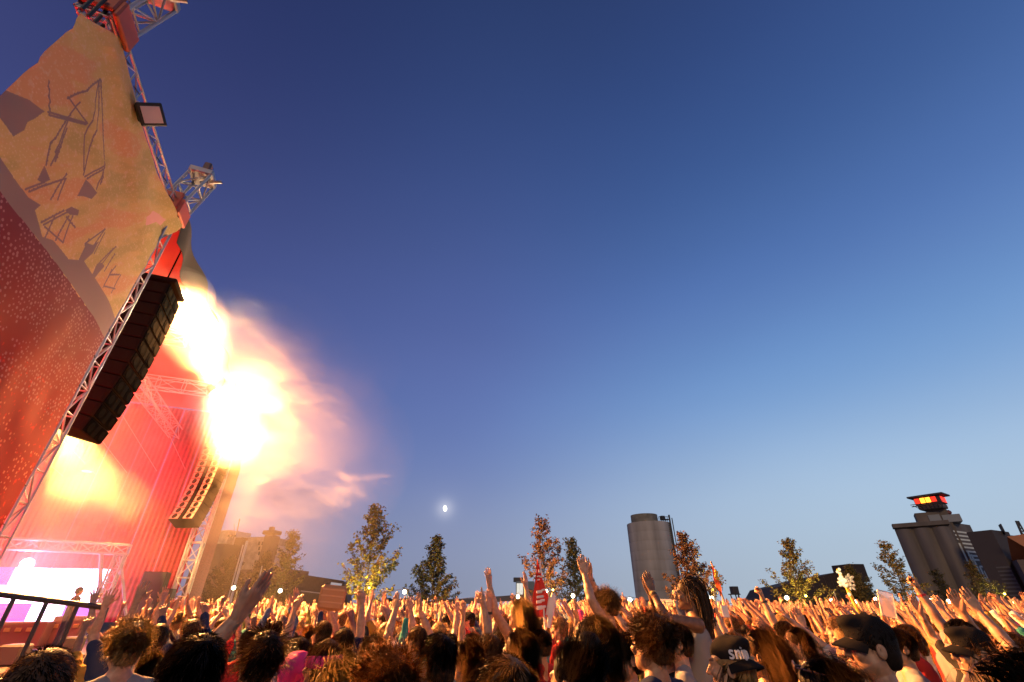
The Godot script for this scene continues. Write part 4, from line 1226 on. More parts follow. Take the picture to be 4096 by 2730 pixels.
func build_festoon() -> void:
	var spots := [[233.5, 588], [280, 591], [404.5, 592], [482, 599], [518, 597], [546, 591.5], [573, 596], [630, 600], [711.5, 598], [740.5, 602], [764, 601], [787, 598], [832, 601], [855, 602], [876, 599.5], [931, 600.5], [949, 601.5], [965.5, 599], [1015, 602]]
	var names := ["left of the masts before the harbour works", "before the dark hall's roof", "alone in the sky right of the tall lone tree", "beside the raised hand with the black bracelet", "before the lit stairwell", "at the top of the white staff beside the pennant", "before the slender dark tree", "at the left foot of the round silo", "right of the woman with dreadlocks", "beside the lattice pylon", "between the pylon and the barn tree", "at the left end of the barn", "on the middle of the barn wall", "beside the yellow flower staff", "beside the held card", "at the left foot of the grain tower", "below the grain cells", "below the painted wall", "farthest right"]
	var bulb := glow("festoon bulb", 1.0, 0.84, 0.55, 22.0)
	var cab := thing("festoon_cable", "thin sagging cable carrying the row of festoon lamps", "cable")
	var prev := Vector3.ZERO
	for i in spots.size():
		var f := 30.0
		var p := at(spots[i][0], spots[i][1], f)
		var o := thing("festoon_lamp", "warm festoon lamp " + names[i], "lamp", p, 0.0, "festoon lamps strung along the field edge")
		part("bulb", ball(0.105, 14), bulb, o)
		part("socket", bevel_box(Vector3(0.05, 0.1, 0.05), 0.012), mat("black paint"), o, Transform3D(Basis(), Vector3(0, 0.12, 0)))
		lamp_omni("festoon_light", p, Color(1.0, 0.9, 0.68), 1.6, 0.085)
		if i > 0:
			var pts := []
			var rad := []
			for k in 9:
				var t := k / 8.0
				pts.append(prev.lerp(p + Vector3.UP * 0.16, t) - Vector3.UP * 0.35 * sin(PI * t))
				rad.append(0.012)
			var s := st_new()
			tube(s, pts, rad, 4, false)
			part("span", done(s), mat("black paint"), cab)
		prev = p + Vector3.UP * 0.16
	for i in 6:
		var p := at(spots[[0, 2, 5, 8, 12, 16][i]][0] + 3.0, 594, 30.2)
		var o := thing("festoon_pole", "slim dark pole carrying the festoon lamps, number %s from the stage" % ["one", "two", "three", "four", "five", "six"][i], "pole", Vector3(p.x, 0, p.z))
		rod("shaft", Vector3.ZERO, Vector3.UP * (p.y + 0.15), 0.035, mat("dark steel"), o)

# ---------- bodies: distance fields meshed with surface nets ----------
class Field:
	var lo := Vector3.ZERO
	var c := 0.01
	var nx := 0
	var ny := 0
	var nz := 0
	var f := PackedFloat32Array()

	func _init(a: Vector3, b: Vector3, cell: float) -> void:
		lo = a
		c = cell
		nx = int(ceil((b.x - a.x) / cell)) + 1
		ny = int(ceil((b.y - a.y) / cell)) + 1
		nz = int(ceil((b.z - a.z) / cell)) + 1
		f.resize(nx * ny * nz)
		f.fill(9.0)

	func cap(a: Vector3, b: Vector3, ra: float, rb: float, k := 0.02) -> void:
		var pad := maxf(ra, rb) + k + 2.5 * c
		var mn := (a.min(b) - Vector3.ONE * pad - lo) / c
		var mx := (a.max(b) + Vector3.ONE * pad - lo) / c
		var ab := b - a
		var l2 := maxf(ab.length_squared(), 1e-9)
		for z in range(maxi(0, int(mn.z)), mini(nz, int(mx.z) + 2)):
			for y in range(maxi(0, int(mn.y)), mini(ny, int(mx.y) + 2)):
				var i := (z * ny + y) * nx
				for x in range(maxi(0, int(mn.x)), mini(nx, int(mx.x) + 2)):
					var q := lo + Vector3(x, y, z) * c - a
					var t := clampf(q.dot(ab) / l2, 0.0, 1.0)
					var d := (q - ab * t).length() - lerpf(ra, rb, t)
					var o := f[i + x]
					if o > 8.0:
						f[i + x] = d
					else:
						var h := maxf(k - absf(o - d), 0.0)
						f[i + x] = minf(o, d) - h * h / (4.0 * k)

	func ell(m: Vector3, r: Vector3, k := 0.02, cut := false) -> void:
		var pad := Vector3.ONE * (k + 2.5 * c) + r
		var mn := (m - pad - lo) / c
		var mx := (m + pad - lo) / c
		for z in range(maxi(0, int(mn.z)), mini(nz, int(mx.z) + 2)):
			for y in range(maxi(0, int(mn.y)), mini(ny, int(mx.y) + 2)):
				var i := (z * ny + y) * nx
				for x in range(maxi(0, int(mn.x)), mini(nx, int(mx.x) + 2)):
					var q := lo + Vector3(x, y, z) * c - m
					var k0 := (q / r).length()
					var k1 := (q / (r * r)).length()
					var d := k0 * (k0 - 1.0) / maxf(k1, 1e-6)
					var o := f[i + x]
					if cut:
						if o < 8.0:
							var h := maxf(k - absf(o + d), 0.0)
							f[i + x] = maxf(o, -d) + h * h / (4.0 * k)
					elif o > 8.0:
						f[i + x] = d
					else:
						var h := maxf(k - absf(o - d), 0.0)
						f[i + x] = minf(o, d) - h * h / (4.0 * k)

	func rough(amount: float, freq: float, seed_: int, stretch := Vector3.ONE) -> void:
		var n := FastNoiseLite.new()
		n.seed = seed_
		n.frequency = freq
		for z in nz:
			for y in ny:
				var i := (z * ny + y) * nx
				for x in nx:
					if f[i + x] < 0.06 and f[i + x] > -0.06:
						f[i + x] += amount * n.get_noise_3dv((lo + Vector3(x, y, z) * c) * stretch)

	func mesh() -> Array:     # vertices, normals, indices (clockwise fronts)
		var id := PackedInt32Array()
		id.resize(nx * ny * nz)
		id.fill(-1)
		var vs := PackedVector3Array()
		var idx := PackedInt32Array()
		var sy := nx
		var sz := nx * ny
		var near := c * 2.6
		var off := [0, 1, sy, sy + 1, sz, sz + 1, sz + sy, sz + sy + 1]
		var ed := [[0, 1], [2, 3], [4, 5], [6, 7], [0, 2], [1, 3], [4, 6], [5, 7], [0, 4], [1, 5], [2, 6], [3, 7]]
		var cp := []
		for i in 8:
			cp.append(Vector3(i & 1, (i >> 1) & 1, i >> 2))
		for z in nz - 1:
			for y in ny - 1:
				var row := (z * ny + y) * nx
				for x in nx - 1:
					var i := row + x
					if absf(f[i]) > near:
						continue
					var mask := 0
					for k in 8:
						if f[i + off[k]] < 0.0:
							mask |= 1 << k
					if mask == 0 or mask == 255:
						continue
					var sum := Vector3.ZERO
					var cnt := 0
					for e in ed:
						var a: float = f[i + off[e[0]]]
						var b: float = f[i + off[e[1]]]
						if (a < 0.0) != (b < 0.0):
							sum += (cp[e[0]] as Vector3).lerp(cp[e[1]], a / (a - b))
							cnt += 1
					id[i] = vs.size()
					vs.append(lo + (Vector3(x, y, z) + sum / cnt) * c)
		var ns := PackedVector3Array()
		ns.resize(vs.size())
		for z in range(1, nz - 1):
			for y in range(1, ny - 1):
				var row := (z * ny + y) * nx
				for x in range(1, nx - 1):
					var i := row + x
					if id[i] < 0:
						continue
					var ins := f[i] < 0.0
					for ax in 3:
						var st: int = [1, sy, sz][ax]
						if (f[i + st] < 0.0) == ins:
							continue
						var p: int = [sy, sz, 1][ax]
						var q: int = [sz, 1, sy][ax]
						var a := id[i]
						var b := id[i - p]
						var d := id[i - q]
						var e := id[i - p - q]
						if b < 0 or d < 0 or e < 0:
							continue
						var quad_ := [a, b, e, d] if ins else [a, d, e, b]
						var nrm: Vector3 = (vs[quad_[2]] - vs[quad_[0]]).cross(vs[quad_[3]] - vs[quad_[1]])
						# front faces are clockwise, so the outward normal is the other way round
						for k in 4:
							ns[quad_[k]] += nrm
						idx.append_array(PackedInt32Array([quad_[0], quad_[2], quad_[1], quad_[0], quad_[3], quad_[2]]))
		for i in ns.size():
			ns[i] = ns[i].normalized()
		return [vs, ns, idx]

func moved(m: Array, t: Transform3D) -> Array:
	var vs := PackedVector3Array()
	var ns := PackedVector3Array()
	for v in m[0]:
		vs.append(t * v)
	for n in m[1]:
		ns.append((t.basis * n).normalized())
	var idx: PackedInt32Array = m[2].duplicate()
	if t.basis.determinant() < 0:
		idx.reverse()
	return [vs, ns, idx]

func joined(list: Array, colors := []) -> ArrayMesh:
	var vs := PackedVector3Array()
	var ns := PackedVector3Array()
	var idx := PackedInt32Array()
	var cs := PackedColorArray()
	for k in list.size():
		var base := vs.size()
		vs.append_array(list[k][0])
		ns.append_array(list[k][1])
		for i in list[k][2]:
			idx.append(i + base)
		if colors.size():
			for i in list[k][0].size():
				cs.append(colors[k] if colors[k] is Color else colors[k][i])
	var a := []
	a.resize(Mesh.ARRAY_MAX)
	a[Mesh.ARRAY_VERTEX] = vs
	a[Mesh.ARRAY_NORMAL] = ns
	a[Mesh.ARRAY_INDEX] = idx
	if colors.size():
		a[Mesh.ARRAY_COLOR] = cs
	var m := ArrayMesh.new()
	m.add_surface_from_arrays(Mesh.PRIMITIVE_TRIANGLES, a)
	return m

# hands: wrist at the origin, fingers along +y, palm towards -z, thumb on -x (a right hand)
func hand(kind: String, cell := 0.0048) -> Array:
	var f := Field.new(Vector3(-0.115, -0.075, -0.11), Vector3(0.075, 0.21, 0.05), cell)
	var k := 0.012
	f.cap(Vector3(0, -0.06, 0), Vector3(0, 0.005, 0), 0.025, 0.023, k)
	var kx := [-0.031, -0.0105, 0.0105, 0.0305]
	var ky := [0.088, 0.094, 0.089, 0.079]
	var ln := [0.072, 0.081, 0.075, 0.059]
	var spread: float = {"open": 0.16, "flat": 0.035, "fist": 0.0, "point": 0.03, "claw": 0.12}[kind]
	for i in 4:
		f.cap(Vector3(kx[i] * 0.5, 0.0, 0), Vector3(kx[i], ky[i], 0), 0.016, 0.0125, k)
		var curl: float = {"open": 0.14, "flat": 0.05, "fist": 1.5, "point": 0.04 if i == 0 else 1.5, "claw": 0.5}[kind]
		curl *= 1.0 + 0.18 * (i - 1)
		var sp_ := (i - 1.4) * spread
		var p := Vector3(kx[i], ky[i], 0)
		var ang := curl * 0.6
		for j in 3:
			var l: float = ln[i] * [0.45, 0.31, 0.24][j]
			var d := Vector3(sin(sp_) * cos(ang), cos(sp_) * cos(ang), -sin(ang))
			var q := p + d * l
			f.cap(p, q, 0.0098 - j * 0.001, 0.0092 - j * 0.0012, 0.003)
			p = q
			ang += curl * (0.9 if j == 0 else 0.6)
	f.cap(Vector3(-0.012, 0.02, -0.008), Vector3(-0.034, 0.062, -0.012), 0.019, 0.014, k)     # ball of the thumb
	if kind == "fist" or kind == "point":
		f.cap(Vector3(-0.036, 0.045, -0.018), Vector3(-0.034, 0.07, -0.042), 0.0125, 0.011, 0.006)
		f.cap(Vector3(-0.034, 0.07, -0.042), Vector3(-0.005, 0.078, -0.055), 0.0105, 0.009, 0.003)
	else:
		var out := 0.8 if kind == "open" else 0.3
		var a := Vector3(-0.030, 0.035, -0.010)
		var b := a + Vector3(-sin(out), cos(out), -0.25) * 0.042
		f.cap(a, b, 0.0135, 0.011, 0.008)
		f.cap(b, b + Vector3(-sin(out * 0.7), cos(out * 0.7), -0.2) * 0.034, 0.0108, 0.0085, 0.003)
	return f.mesh()

# head with a face, in standing body coordinates (top at 1.785, looking towards -z)
func head_field(cell: float) -> Array:
	var f := Field.new(Vector3(-0.12, 1.49, -0.16), Vector3(0.12, 1.82, 0.15), cell)
	f.ell(Vector3(0, 1.697, 0.014), Vector3(0.075, 0.088, 0.096), 0.02)
	f.ell(Vector3(0, 1.635, -0.030), Vector3(0.061, 0.088, 0.066), 0.03)
	f.cap(Vector3(-0.04, 1.60, -0.02), Vector3(0.0, 1.572, -0.073), 0.03, 0.021, 0.03)
	f.cap(Vector3(0.04, 1.60, -0.02), Vector3(0.0, 1.572, -0.073), 0.03, 0.021, 0.03)
	f.cap(Vector3(0, 1.47, 0.012), Vector3(0, 1.62, 0.012), 0.056, 0.052, 0.03)
	f.cap(Vector3(-0.034, 1.687, -0.086), Vector3(0.034, 1.687, -0.086), 0.011, 0.011, 0.02)
	for sg in [-1.0, 1.0]:
		f.ell(Vector3(sg * 0.032, 1.668, -0.106), Vector3(0.019, 0.012, 0.018), 0.012, true)
		f.ell(Vector3(sg * 0.043, 1.637, -0.076), Vector3(0.02, 0.018, 0.016), 0.02)
	f.cap(Vector3(0, 1.675, -0.094), Vector3(0, 1.636, -0.116), 0.0085, 0.0125, 0.012)
	for sg in [-1.0, 1.0]:
		f.ell(Vector3(sg * 0.011, 1.632, -0.104), Vector3(0.008, 0.008, 0.01), 0.006)
		f.ell(Vector3(sg * 0.031, 1.667, -0.080), Vector3(0.0125, 0.0115, 0.0125), 0.003)
		f.ell(Vector3(sg * 0.078, 1.653, 0.014), Vector3(0.011, 0.033, 0.021), 0.008)
		f.ell(Vector3(sg * 0.090, 1.657, 0.008), Vector3(0.007, 0.019, 0.010), 0.006, true)
	f.cap(Vector3(-0.018, 1.6055, -0.0905), Vector3(0.018, 1.6055, -0.0905), 0.007, 0.007, 0.008)
	f.cap(Vector3(-0.016, 1.594, -0.088), Vector3(0.016, 1.594, -0.088), 0.008, 0.008, 0.006)
	f.ell(Vector3(0, 1.600, -0.102), Vector3(0.02, 0.0022, 0.012), 0.004, true)
	var m := f.mesh()
	var cs := PackedColorArray()
	for v: Vector3 in m[0]:
		var col := Color(1, 1, 1)
		if v.z < -0.075 and absf(v.y - 1.6) < 0.013 and absf(v.x) < 0.025:
			col = Color(0.78, 0.42, 0.40)
		elif v.z < -0.07 and absf(v.y - 1.697 + absf(v.x) * 0.06) < 0.006 and absf(v.x) > 0.012 and absf(v.x) < 0.05:
			col = Color(0.22, 0.17, 0.15)
		elif v.z < -0.078 and (absf(absf(v.x) - 0.031)) < 0.011 and absf(v.y - 1.667) < 0.0065:
			col = Color(0.15, 0.12, 0.12) if absf(absf(v.x) - 0.031) < 0.0055 else Color(1.5, 1.9, 2.3)
		cs.append(col)
	return [m, cs]

# poses: for each side the directions of upper arm, forearm and hand, where the palm looks, and the hand's kind.
# x is outwards from the body, y up, z backwards
const POSES := {
	"clapping overhead": [[0.42, 0.82, -0.38], [-0.42, 0.86, -0.24], [-0.12, 0.97, -0.2], [-1, 0, -0.1], "flat", true],
	"with both arms thrown wide": [[0.62, 0.74, -0.25], [0.16, 0.96, -0.2], [0.1, 0.98, -0.1], [-0.1, 0, -1], "open", true],
	"with one fist raised": [[0.25, 0.93, -0.25], [0.02, 0.97, -0.22], [0.0, 1.0, -0.05], [-0.2, 0, -1], "fist", false],
	"waving one open hand": [[0.36, 0.90, -0.22], [-0.06, 0.97, 0.1], [-0.1, 0.98, 0.05], [-0.2, 0, -1], "open", false],
	"reaching both hands to the stage": [[0.22, 0.62, -0.76], [0.02, 0.80, -0.6], [0.0, 0.85, -0.5], [-0.15, -0.5, -0.85], "claw", true],
	"clapping before the face": [[0.30, 0.16, -0.94], [-0.50, 0.82, -0.28], [-0.22, 0.95, -0.2], [-1, 0, -0.1], "flat", true],
	"with one arm flung out": [[0.70, 0.70, -0.1], [0.55, 0.82, -0.15], [0.45, 0.88, -0.1], [-1, 0.2, -0.4], "flat", false],
	"with arms down": [[0.16, -0.98, 0.04], [0.06, -0.97, -0.22], [0.0, -0.98, -0.15], [-1, 0, 0], "claw", true],
	"pointing one finger up": [[0.2, 0.90, -0.38], [0.0, 0.96, -0.25], [0.0, 1.0, -0.1], [-0.2, 0, -1], "point", false],
	"with a long arm slanting up": [[0.30, 0.62, -0.72], [0.0, 0.70, -0.71], [0.0, 0.75, -0.66], [-0.1, -0.6, -0.75], "open", false],
	"holding something up in both hands": [[0.40, 0.66, -0.62], [-0.28, 0.90, -0.30], [-0.1, 0.98, -0.1], [-1, 0, -0.2], "claw", true]}

var hands := {}
var protos := {}
var head_mesh := []
var head_fine := []

func v3(a: Array, sg: float) -> Vector3:
	return Vector3(a[0] * sg, a[1], a[2]).normalized()

func arm_points(side: float, p: Array) -> Array:     # shoulder, elbow, wrist, hand basis
	var ua := v3(p[0], side)
	var lift := maxf(0.0, ua.y)
	var s := Vector3(side * (0.185 - 0.02 * lift), 1.425 + 0.06 * lift, 0.01)
	var e := s + ua * 0.285
	var w := e + v3(p[1], side) * 0.255
	var y := v3(p[2], side)
	var z := -v3(p[3], side)
	z = (z - y * z.dot(y)).normalized()
	var x := y.cross(z)
	return [s, e, w, Basis(x * (1.0 if side > 0 else -1.0), y, z)]

func make_body(pose: String, cell: float, hand_cell: float, fine: bool, sleeve := 0.66) -> Dictionary:
	var key := "%s%s%s%s" % [pose, cell, fine, sleeve]
	if protos.has(key):
		return protos[key]
	var p: Array = POSES[pose]
	var sides := [p, p] if p[5] else [POSES["with arms down"], p]     # left, right
	var arms := [arm_points(-1.0, sides[0]), arm_points(1.0, sides[1])]
	var lo := Vector3(-0.3, -0.02, -0.30)
	var hi := Vector3(0.3, 1.66, 0.22)
	for a in arms:
		for q in 3:
			lo = lo.min(a[q] - Vector3.ONE * 0.1)
			hi = hi.max(a[q] + Vector3.ONE * 0.1)
	var f := Field.new(lo, hi, cell)
	f.cap(Vector3(-0.08, 0.93, 0), Vector3(0.08, 0.93, 0), 0.105, 0.105, 0.05)
	for sg in [-1.0, 1.0]:
		f.cap(Vector3(sg * 0.07, 0.98, 0), Vector3(sg * 0.085, 1.32, 0.0), 0.095, 0.105, 0.05)
		f.cap(Vector3(sg * 0.03, 1.50, 0.012), Vector3(sg * 0.16, 1.425, 0.01), 0.045, 0.05, 0.04)
		f.cap(Vector3(sg * 0.09, 0.92, 0), Vector3(sg * 0.10, 0.5, 0.0), 0.085, 0.055, 0.04)
		f.cap(Vector3(sg * 0.10, 0.5, 0.0), Vector3(sg * 0.11, 0.09, 0.03), 0.054, 0.036, 0.02)
		f.cap(Vector3(sg * 0.11, 0.045, 0.04), Vector3(sg * 0.125, 0.032, -0.15), 0.042, 0.032, 0.02)
	f.cap(Vector3(0, 1.40, 0.012), Vector3(0, 1.60, 0.010), 0.06, 0.053, 0.03)
	for a in arms:
		f.cap(a[0], a[1], 0.055, 0.041, 0.035)
		f.cap(a[1], (a[1] as Vector3).lerp(a[2], 0.4), 0.040, 0.040, 0.012)
		f.cap((a[1] as Vector3).lerp(a[2], 0.3), a[2], 0.040, 0.026, 0.012)
	var list := [f.mesh()]
	var cols := [Color.WHITE]
	var hk := [sides[0][4], sides[1][4]]
	for i in 2:
		var hkey := "%s%s" % [hk[i], hand_cell]
		if not hands.has(hkey):
			hands[hkey] = hand(hk[i], hand_cell)
		list.append(moved(hands[hkey], Transform3D(arms[i][3], arms[i][2])))
		cols.append(Color(1.04, 0.96, 0.94))
	var hd: Array = head_fine if fine else head_mesh
	list.append(hd[0])
	cols.append(hd[1])
	# clothes: the same joints, a little larger, with folds
	var s := Field.new(lo, hi, cell * 1.15)
	for sg in [-1.0, 1.0]:
		s.cap(Vector3(sg * 0.075, 0.90, 0), Vector3(sg * 0.088, 1.32, 0.0), 0.118, 0.119, 0.05)
		if sleeve > 0.0:
			s.cap(Vector3(sg * 0.042, 1.482, 0.014), Vector3(sg * 0.16, 1.425, 0.01), 0.058, 0.066, 0.04)
		else:
			s.cap(Vector3(sg * 0.095, 1.36, 0.03), Vector3(sg * 0.10, 1.47, 0.03), 0.05, 0.028, 0.02)
	for a in arms:
		if sleeve > 1.0:
			s.cap(a[0], a[1], 0.068, 0.056, 0.03)
			s.cap(a[1], (a[1] as Vector3).lerp(a[2], sleeve - 1.0), 0.054, 0.046, 0.02)
		elif sleeve > 0.0:
			s.cap(a[0], (a[0] as Vector3).lerp(a[1], sleeve), 0.068, 0.062, 0.03)
	s.rough(0.016, 9.0, 4, Vector3(1.0, 0.55, 1.0))
	var t := Field.new(Vector3(-0.3, 0.0, -0.25), Vector3(0.3, 1.08, 0.25), 0.026)
	t.cap(Vector3(-0.08, 0.94, 0), Vector3(0.08, 0.94, 0), 0.113, 0.113, 0.05)
	for sg in [-1.0, 1.0]:
		t.cap(Vector3(sg * 0.09, 0.92, 0), Vector3(sg * 0.10, 0.5, 0.0), 0.098, 0.072, 0.03)
		t.cap(Vector3(sg * 0.10, 0.5, 0.0), Vector3(sg * 0.11, 0.11, 0.03), 0.07, 0.058, 0.02)
	var d := {"body": joined(list, cols), "shirt": joined([s.mesh()]), "trousers": joined([t.mesh()]), "arms": arms, "raw": [list, s.mesh()]}
	protos[key] = d
	return d

# ---------- hair ----------
# each style: strand count, length, curl, droop, lift, width, root zone (lowest y at the back)
const HAIR := {
	"short": [3000, 0.060, 0.10, 0.75, 0.22, 0.0022, 1.585], "spiky": [2400, 0.085, 0.12, -0.1, 1.3, 0.0024, 1.59], "curly": [3000, 0.085, 0.85, 0.1, 1.0, 0.0024, 1.58],
	"afro": [3600, 0.10, 1.0, 0.05, 1.5, 0.0026, 1.57], "bob": [2600, 0.20, 0.10, 1.6, 0.10, 0.0026, 1.60], "long": [2800, 0.40, 0.08, 1.8, 0.10, 0.0028, 1.60],
	"cropped": [2400, 0.022, 0.10, 0.3, 0.8, 0.0022, 1.575], "bun": [2200, 0.12, 0.06, -0.6, 0.05, 0.0024, 1.575], "under cap": [1800, 0.36, 0.06, 1.8, 0.05, 0.0026, 1.60], "dreads": [190, 0.34, 0.06, 2.6, 0.02, 0.012, 1.62]}
var hair_meshes := {}

func hair_mesh(style: String, share := 1.0) -> ArrayMesh:
	var key := "%s%s" % [style, share]
	if hair_meshes.has(key):
		return hair_meshes[key]
	var e: Array = HAIR[style]
	var puffy := 0.012 if style in ["curly", "afro", "spiky"] else 0.004
	var f := Field.new(Vector3(-0.14, 1.50, -0.15), Vector3(0.14, 1.92, 0.19), 0.0095)
	var ctr := Vector3(0, 1.702, 0.018)
	var r := Vector3(0.080, 0.091, 0.100) + Vector3.ONE * puffy
	f.ell(ctr, r, 0.02)
	f.ell(Vector3(0, 1.635, 0.055), Vector3(0.068, 0.075, 0.062), 0.03)
	f.ell(Vector3(0, 1.625, -0.105), Vector3(0.085, 0.092, 0.085), 0.012, true)
	f.ell(Vector3(0, 1.52, 0.02), Vector3(0.12, 0.06, 0.14), 0.012, true)
	if style == "bun":
		f.ell(Vector3(0, 1.80, 0.085), Vector3(0.048, 0.045, 0.048), 0.015)
	f.rough(0.012 if puffy > 0.01 else 0.005, 30.0, 8)
	if style == "under cap":
		f.ell(Vector3(0, 1.80, 0.0), Vector3(0.2, 0.105, 0.2), 0.01, true)
	var capm := f.mesh()
	var list := [capm]
	var g := RandomNumberGenerator.new()
	g.seed = style.hash() % 99991
	var ccol := PackedColorArray()
	for v in capm[0]:
		var k := g.randf_range(0.5, 0.9)
		ccol.append(Color(k, k, k))
	var vs := PackedVector3Array()
	var ns := PackedVector3Array()
	var idx := PackedInt32Array()
	var cs := PackedColorArray()
	var count := int(e[0] * share)
	var segs := 5 if e[1] > 0.15 else 4
	var nz_ := FastNoiseLite.new()
	nz_.frequency = 22.0
	for i in count:
		var y := 1.0 - 1.72 * (i + 0.5) / count
		var a := i * 2.39996 + g.randf_range(-0.3, 0.3)
		var q := sqrt(maxf(0.0, 1.0 - y * y))
		var n := Vector3(cos(a) * q, y, sin(a) * q)
		var p := ctr + n * r * 0.99
		if p.y < e[6] or (style in ["dreads", "long", "bob"] and p.z < -0.01 and p.y < 1.76) or (p.z < -0.035 and p.y < 1.725) or (p.z < 0.0 and p.y < 1.665):
			continue
		if style == "under cap" and p.y > 1.69:
			continue
		if p.y < 1.66:
			p.z = maxf(p.z, 0.02)
		# the hair runs away from the crown of the head
		var crown := Vector3(0.01, 0.86, 0.5)
		var flow := (n - crown).slide(n).normalized()
		if style in ["dreads", "long", "bob"]:
			flow = (n - Vector3(0.05, 0.62, -0.78)).slide(n).normalized()
		if style == "bun":
			flow = (Vector3(0, 0.8, 0.75) - n).slide(n).normalized()
		var clump := Vector3(nz_.get_noise_3dv(n), nz_.get_noise_3dv(n + Vector3(5, 0, 0)), nz_.get_noise_3dv(n + Vector3(0, 5, 0)))
		var d: Vector3 = (flow + n * e[4] * 0.6 + clump * 0.9 + Vector3(g.randf_range(-1, 1), g.randf_range(-1, 1), g.randf_range(-1, 1)) * (0.22 + 0.3 * e[2])).normalized()
		var l: float = e[1] * g.randf_range(0.65, 1.2) / segs
		var base := vs.size()
		var tone := g.randf_range(0.55, 1.5) * (1.0 + 0.5 * clump.x)
		var ph := g.randf() * TAU
		for k in segs + 1:
			var t := float(k) / segs
			var side := d.cross(n).normalized()
			var wd: float = e[5] * (1.0 - 0.75 * t if style != "dreads" else 1.0 - 0.3 * t)
			if style == "dreads":
				var up2 := side.cross(d).normalized()
				for c in 4:
					var o: Vector3 = [side, up2, -side, -up2][c]
					vs.append(p + o * wd * (1.0 + 0.12 * sin(k * 2.3 + ph)) * 0.55)
					ns.append(o)
					cs.append(Color(tone, tone, tone))
			else:
				vs.append(p - side * wd * 0.5)
				vs.append(p + side * wd * 0.5)
				var nn := (n * 0.8 + (d.cross(side)).normalized() * 0.35 * (1.0 if d.cross(side).dot(n) > 0 else -1.0) + side * g.randf_range(-0.45, 0.45)).normalized()
				ns.append(nn)
				ns.append(nn)
				cs.append(Color(tone, tone, tone))
				cs.append(Color(tone, tone, tone))
			p += d * l
			d = (d + Vector3.DOWN * e[3] * (0.4 + 0.7 * k if e[1] > 0.15 else 0.42) + Vector3(cos(ph + k * 2.1), sin(ph * 1.7 + k * 1.9), sin(ph + k * 2.1)) * e[2] * 0.9).normalized()
			# stay outside the skull and the neck
			var w := (p - ctr) / (r * 1.03)
			if w.length() < 1.0 and p.y > 1.60:
				p = ctr + w.normalized() * r * 1.03
				d = (d - n * minf(0.0, d.dot(n))).normalized()
			n = ((p - ctr) / r).normalized() if p.y > 1.62 else Vector3(n.x, 0, n.z).normalized()
			if p.y < 1.62:
				var ax := Vector3(p.x, 0, p.z - 0.012)
				if ax.length() < 0.066:
					var o2 := ax.normalized() * 0.066
					p = Vector3(o2.x, p.y, o2.z + 0.012)
		for k in segs:
			if style == "dreads":
				for c in 4:
					var b := base + k * 4
					var c2 := (c + 1) % 4
					idx.append_array(PackedInt32Array([b + c, b + c2, b + 4 + c2, b + c, b + 4 + c2, b + 4 + c]))
			else:
				var b := base + k * 2
				idx.append_array(PackedInt32Array([b, b + 1, b + 3, b, b + 3, b + 2]))
	list.append([vs, ns, idx])
	hair_meshes[key] = joined(list, [ccol, cs])
	return hair_meshes[key]

func hair_mat(name_: String) -> StandardMaterial3D:
	var c: Array = {"black": [0.018, 0.013, 0.011], "dark brown": [0.042, 0.024, 0.014], "brown": [0.11, 0.058, 0.028], "light brown": [0.21, 0.12, 0.055], "blond": [0.36, 0.23, 0.10], "ginger": [0.22, 0.085, 0.025]}[name_]
	var m := mat(name_ + " hair", c[0], c[1], c[2], 0.42)
	m.vertex_color_use_as_albedo = true
	m.metallic_specular = 0.25
	m.roughness = 0.5
	return m

func skin_mat(k: int) -> StandardMaterial3D:
	var c: Array = [[0.50, 0.275, 0.165], [0.56, 0.32, 0.20], [0.40, 0.21, 0.12], [0.22, 0.115, 0.07]][k]
	var m := mat("skin tone %d" % k, c[0], c[1], c[2], 0.5)
	if m.albedo_texture == null:
		noisy(m, 0.03, 0.72, 1.0, 0.35)
	m.vertex_color_use_as_albedo = true
	return m

const SHIRTS := {"black": [0.02, 0.02, 0.022], "white": [0.62, 0.60, 0.57], "grey": [0.20, 0.20, 0.21], "navy": [0.02, 0.03, 0.075], "red": [0.36, 0.03, 0.03], "denim": [0.07, 0.11, 0.19], "olive": [0.09, 0.10, 0.045], "pink": [0.66, 0.06, 0.25], "mustard": [0.42, 0.24, 0.05], "teal": [0.03, 0.17, 0.18]}

func shirt_mat(n: String) -> StandardMaterial3D:
	var c: Array = SHIRTS[n]
	var m := mat(n + " cotton", c[0], c[1], c[2], 0.92)
	m.metallic_specular = 0.2
	return m

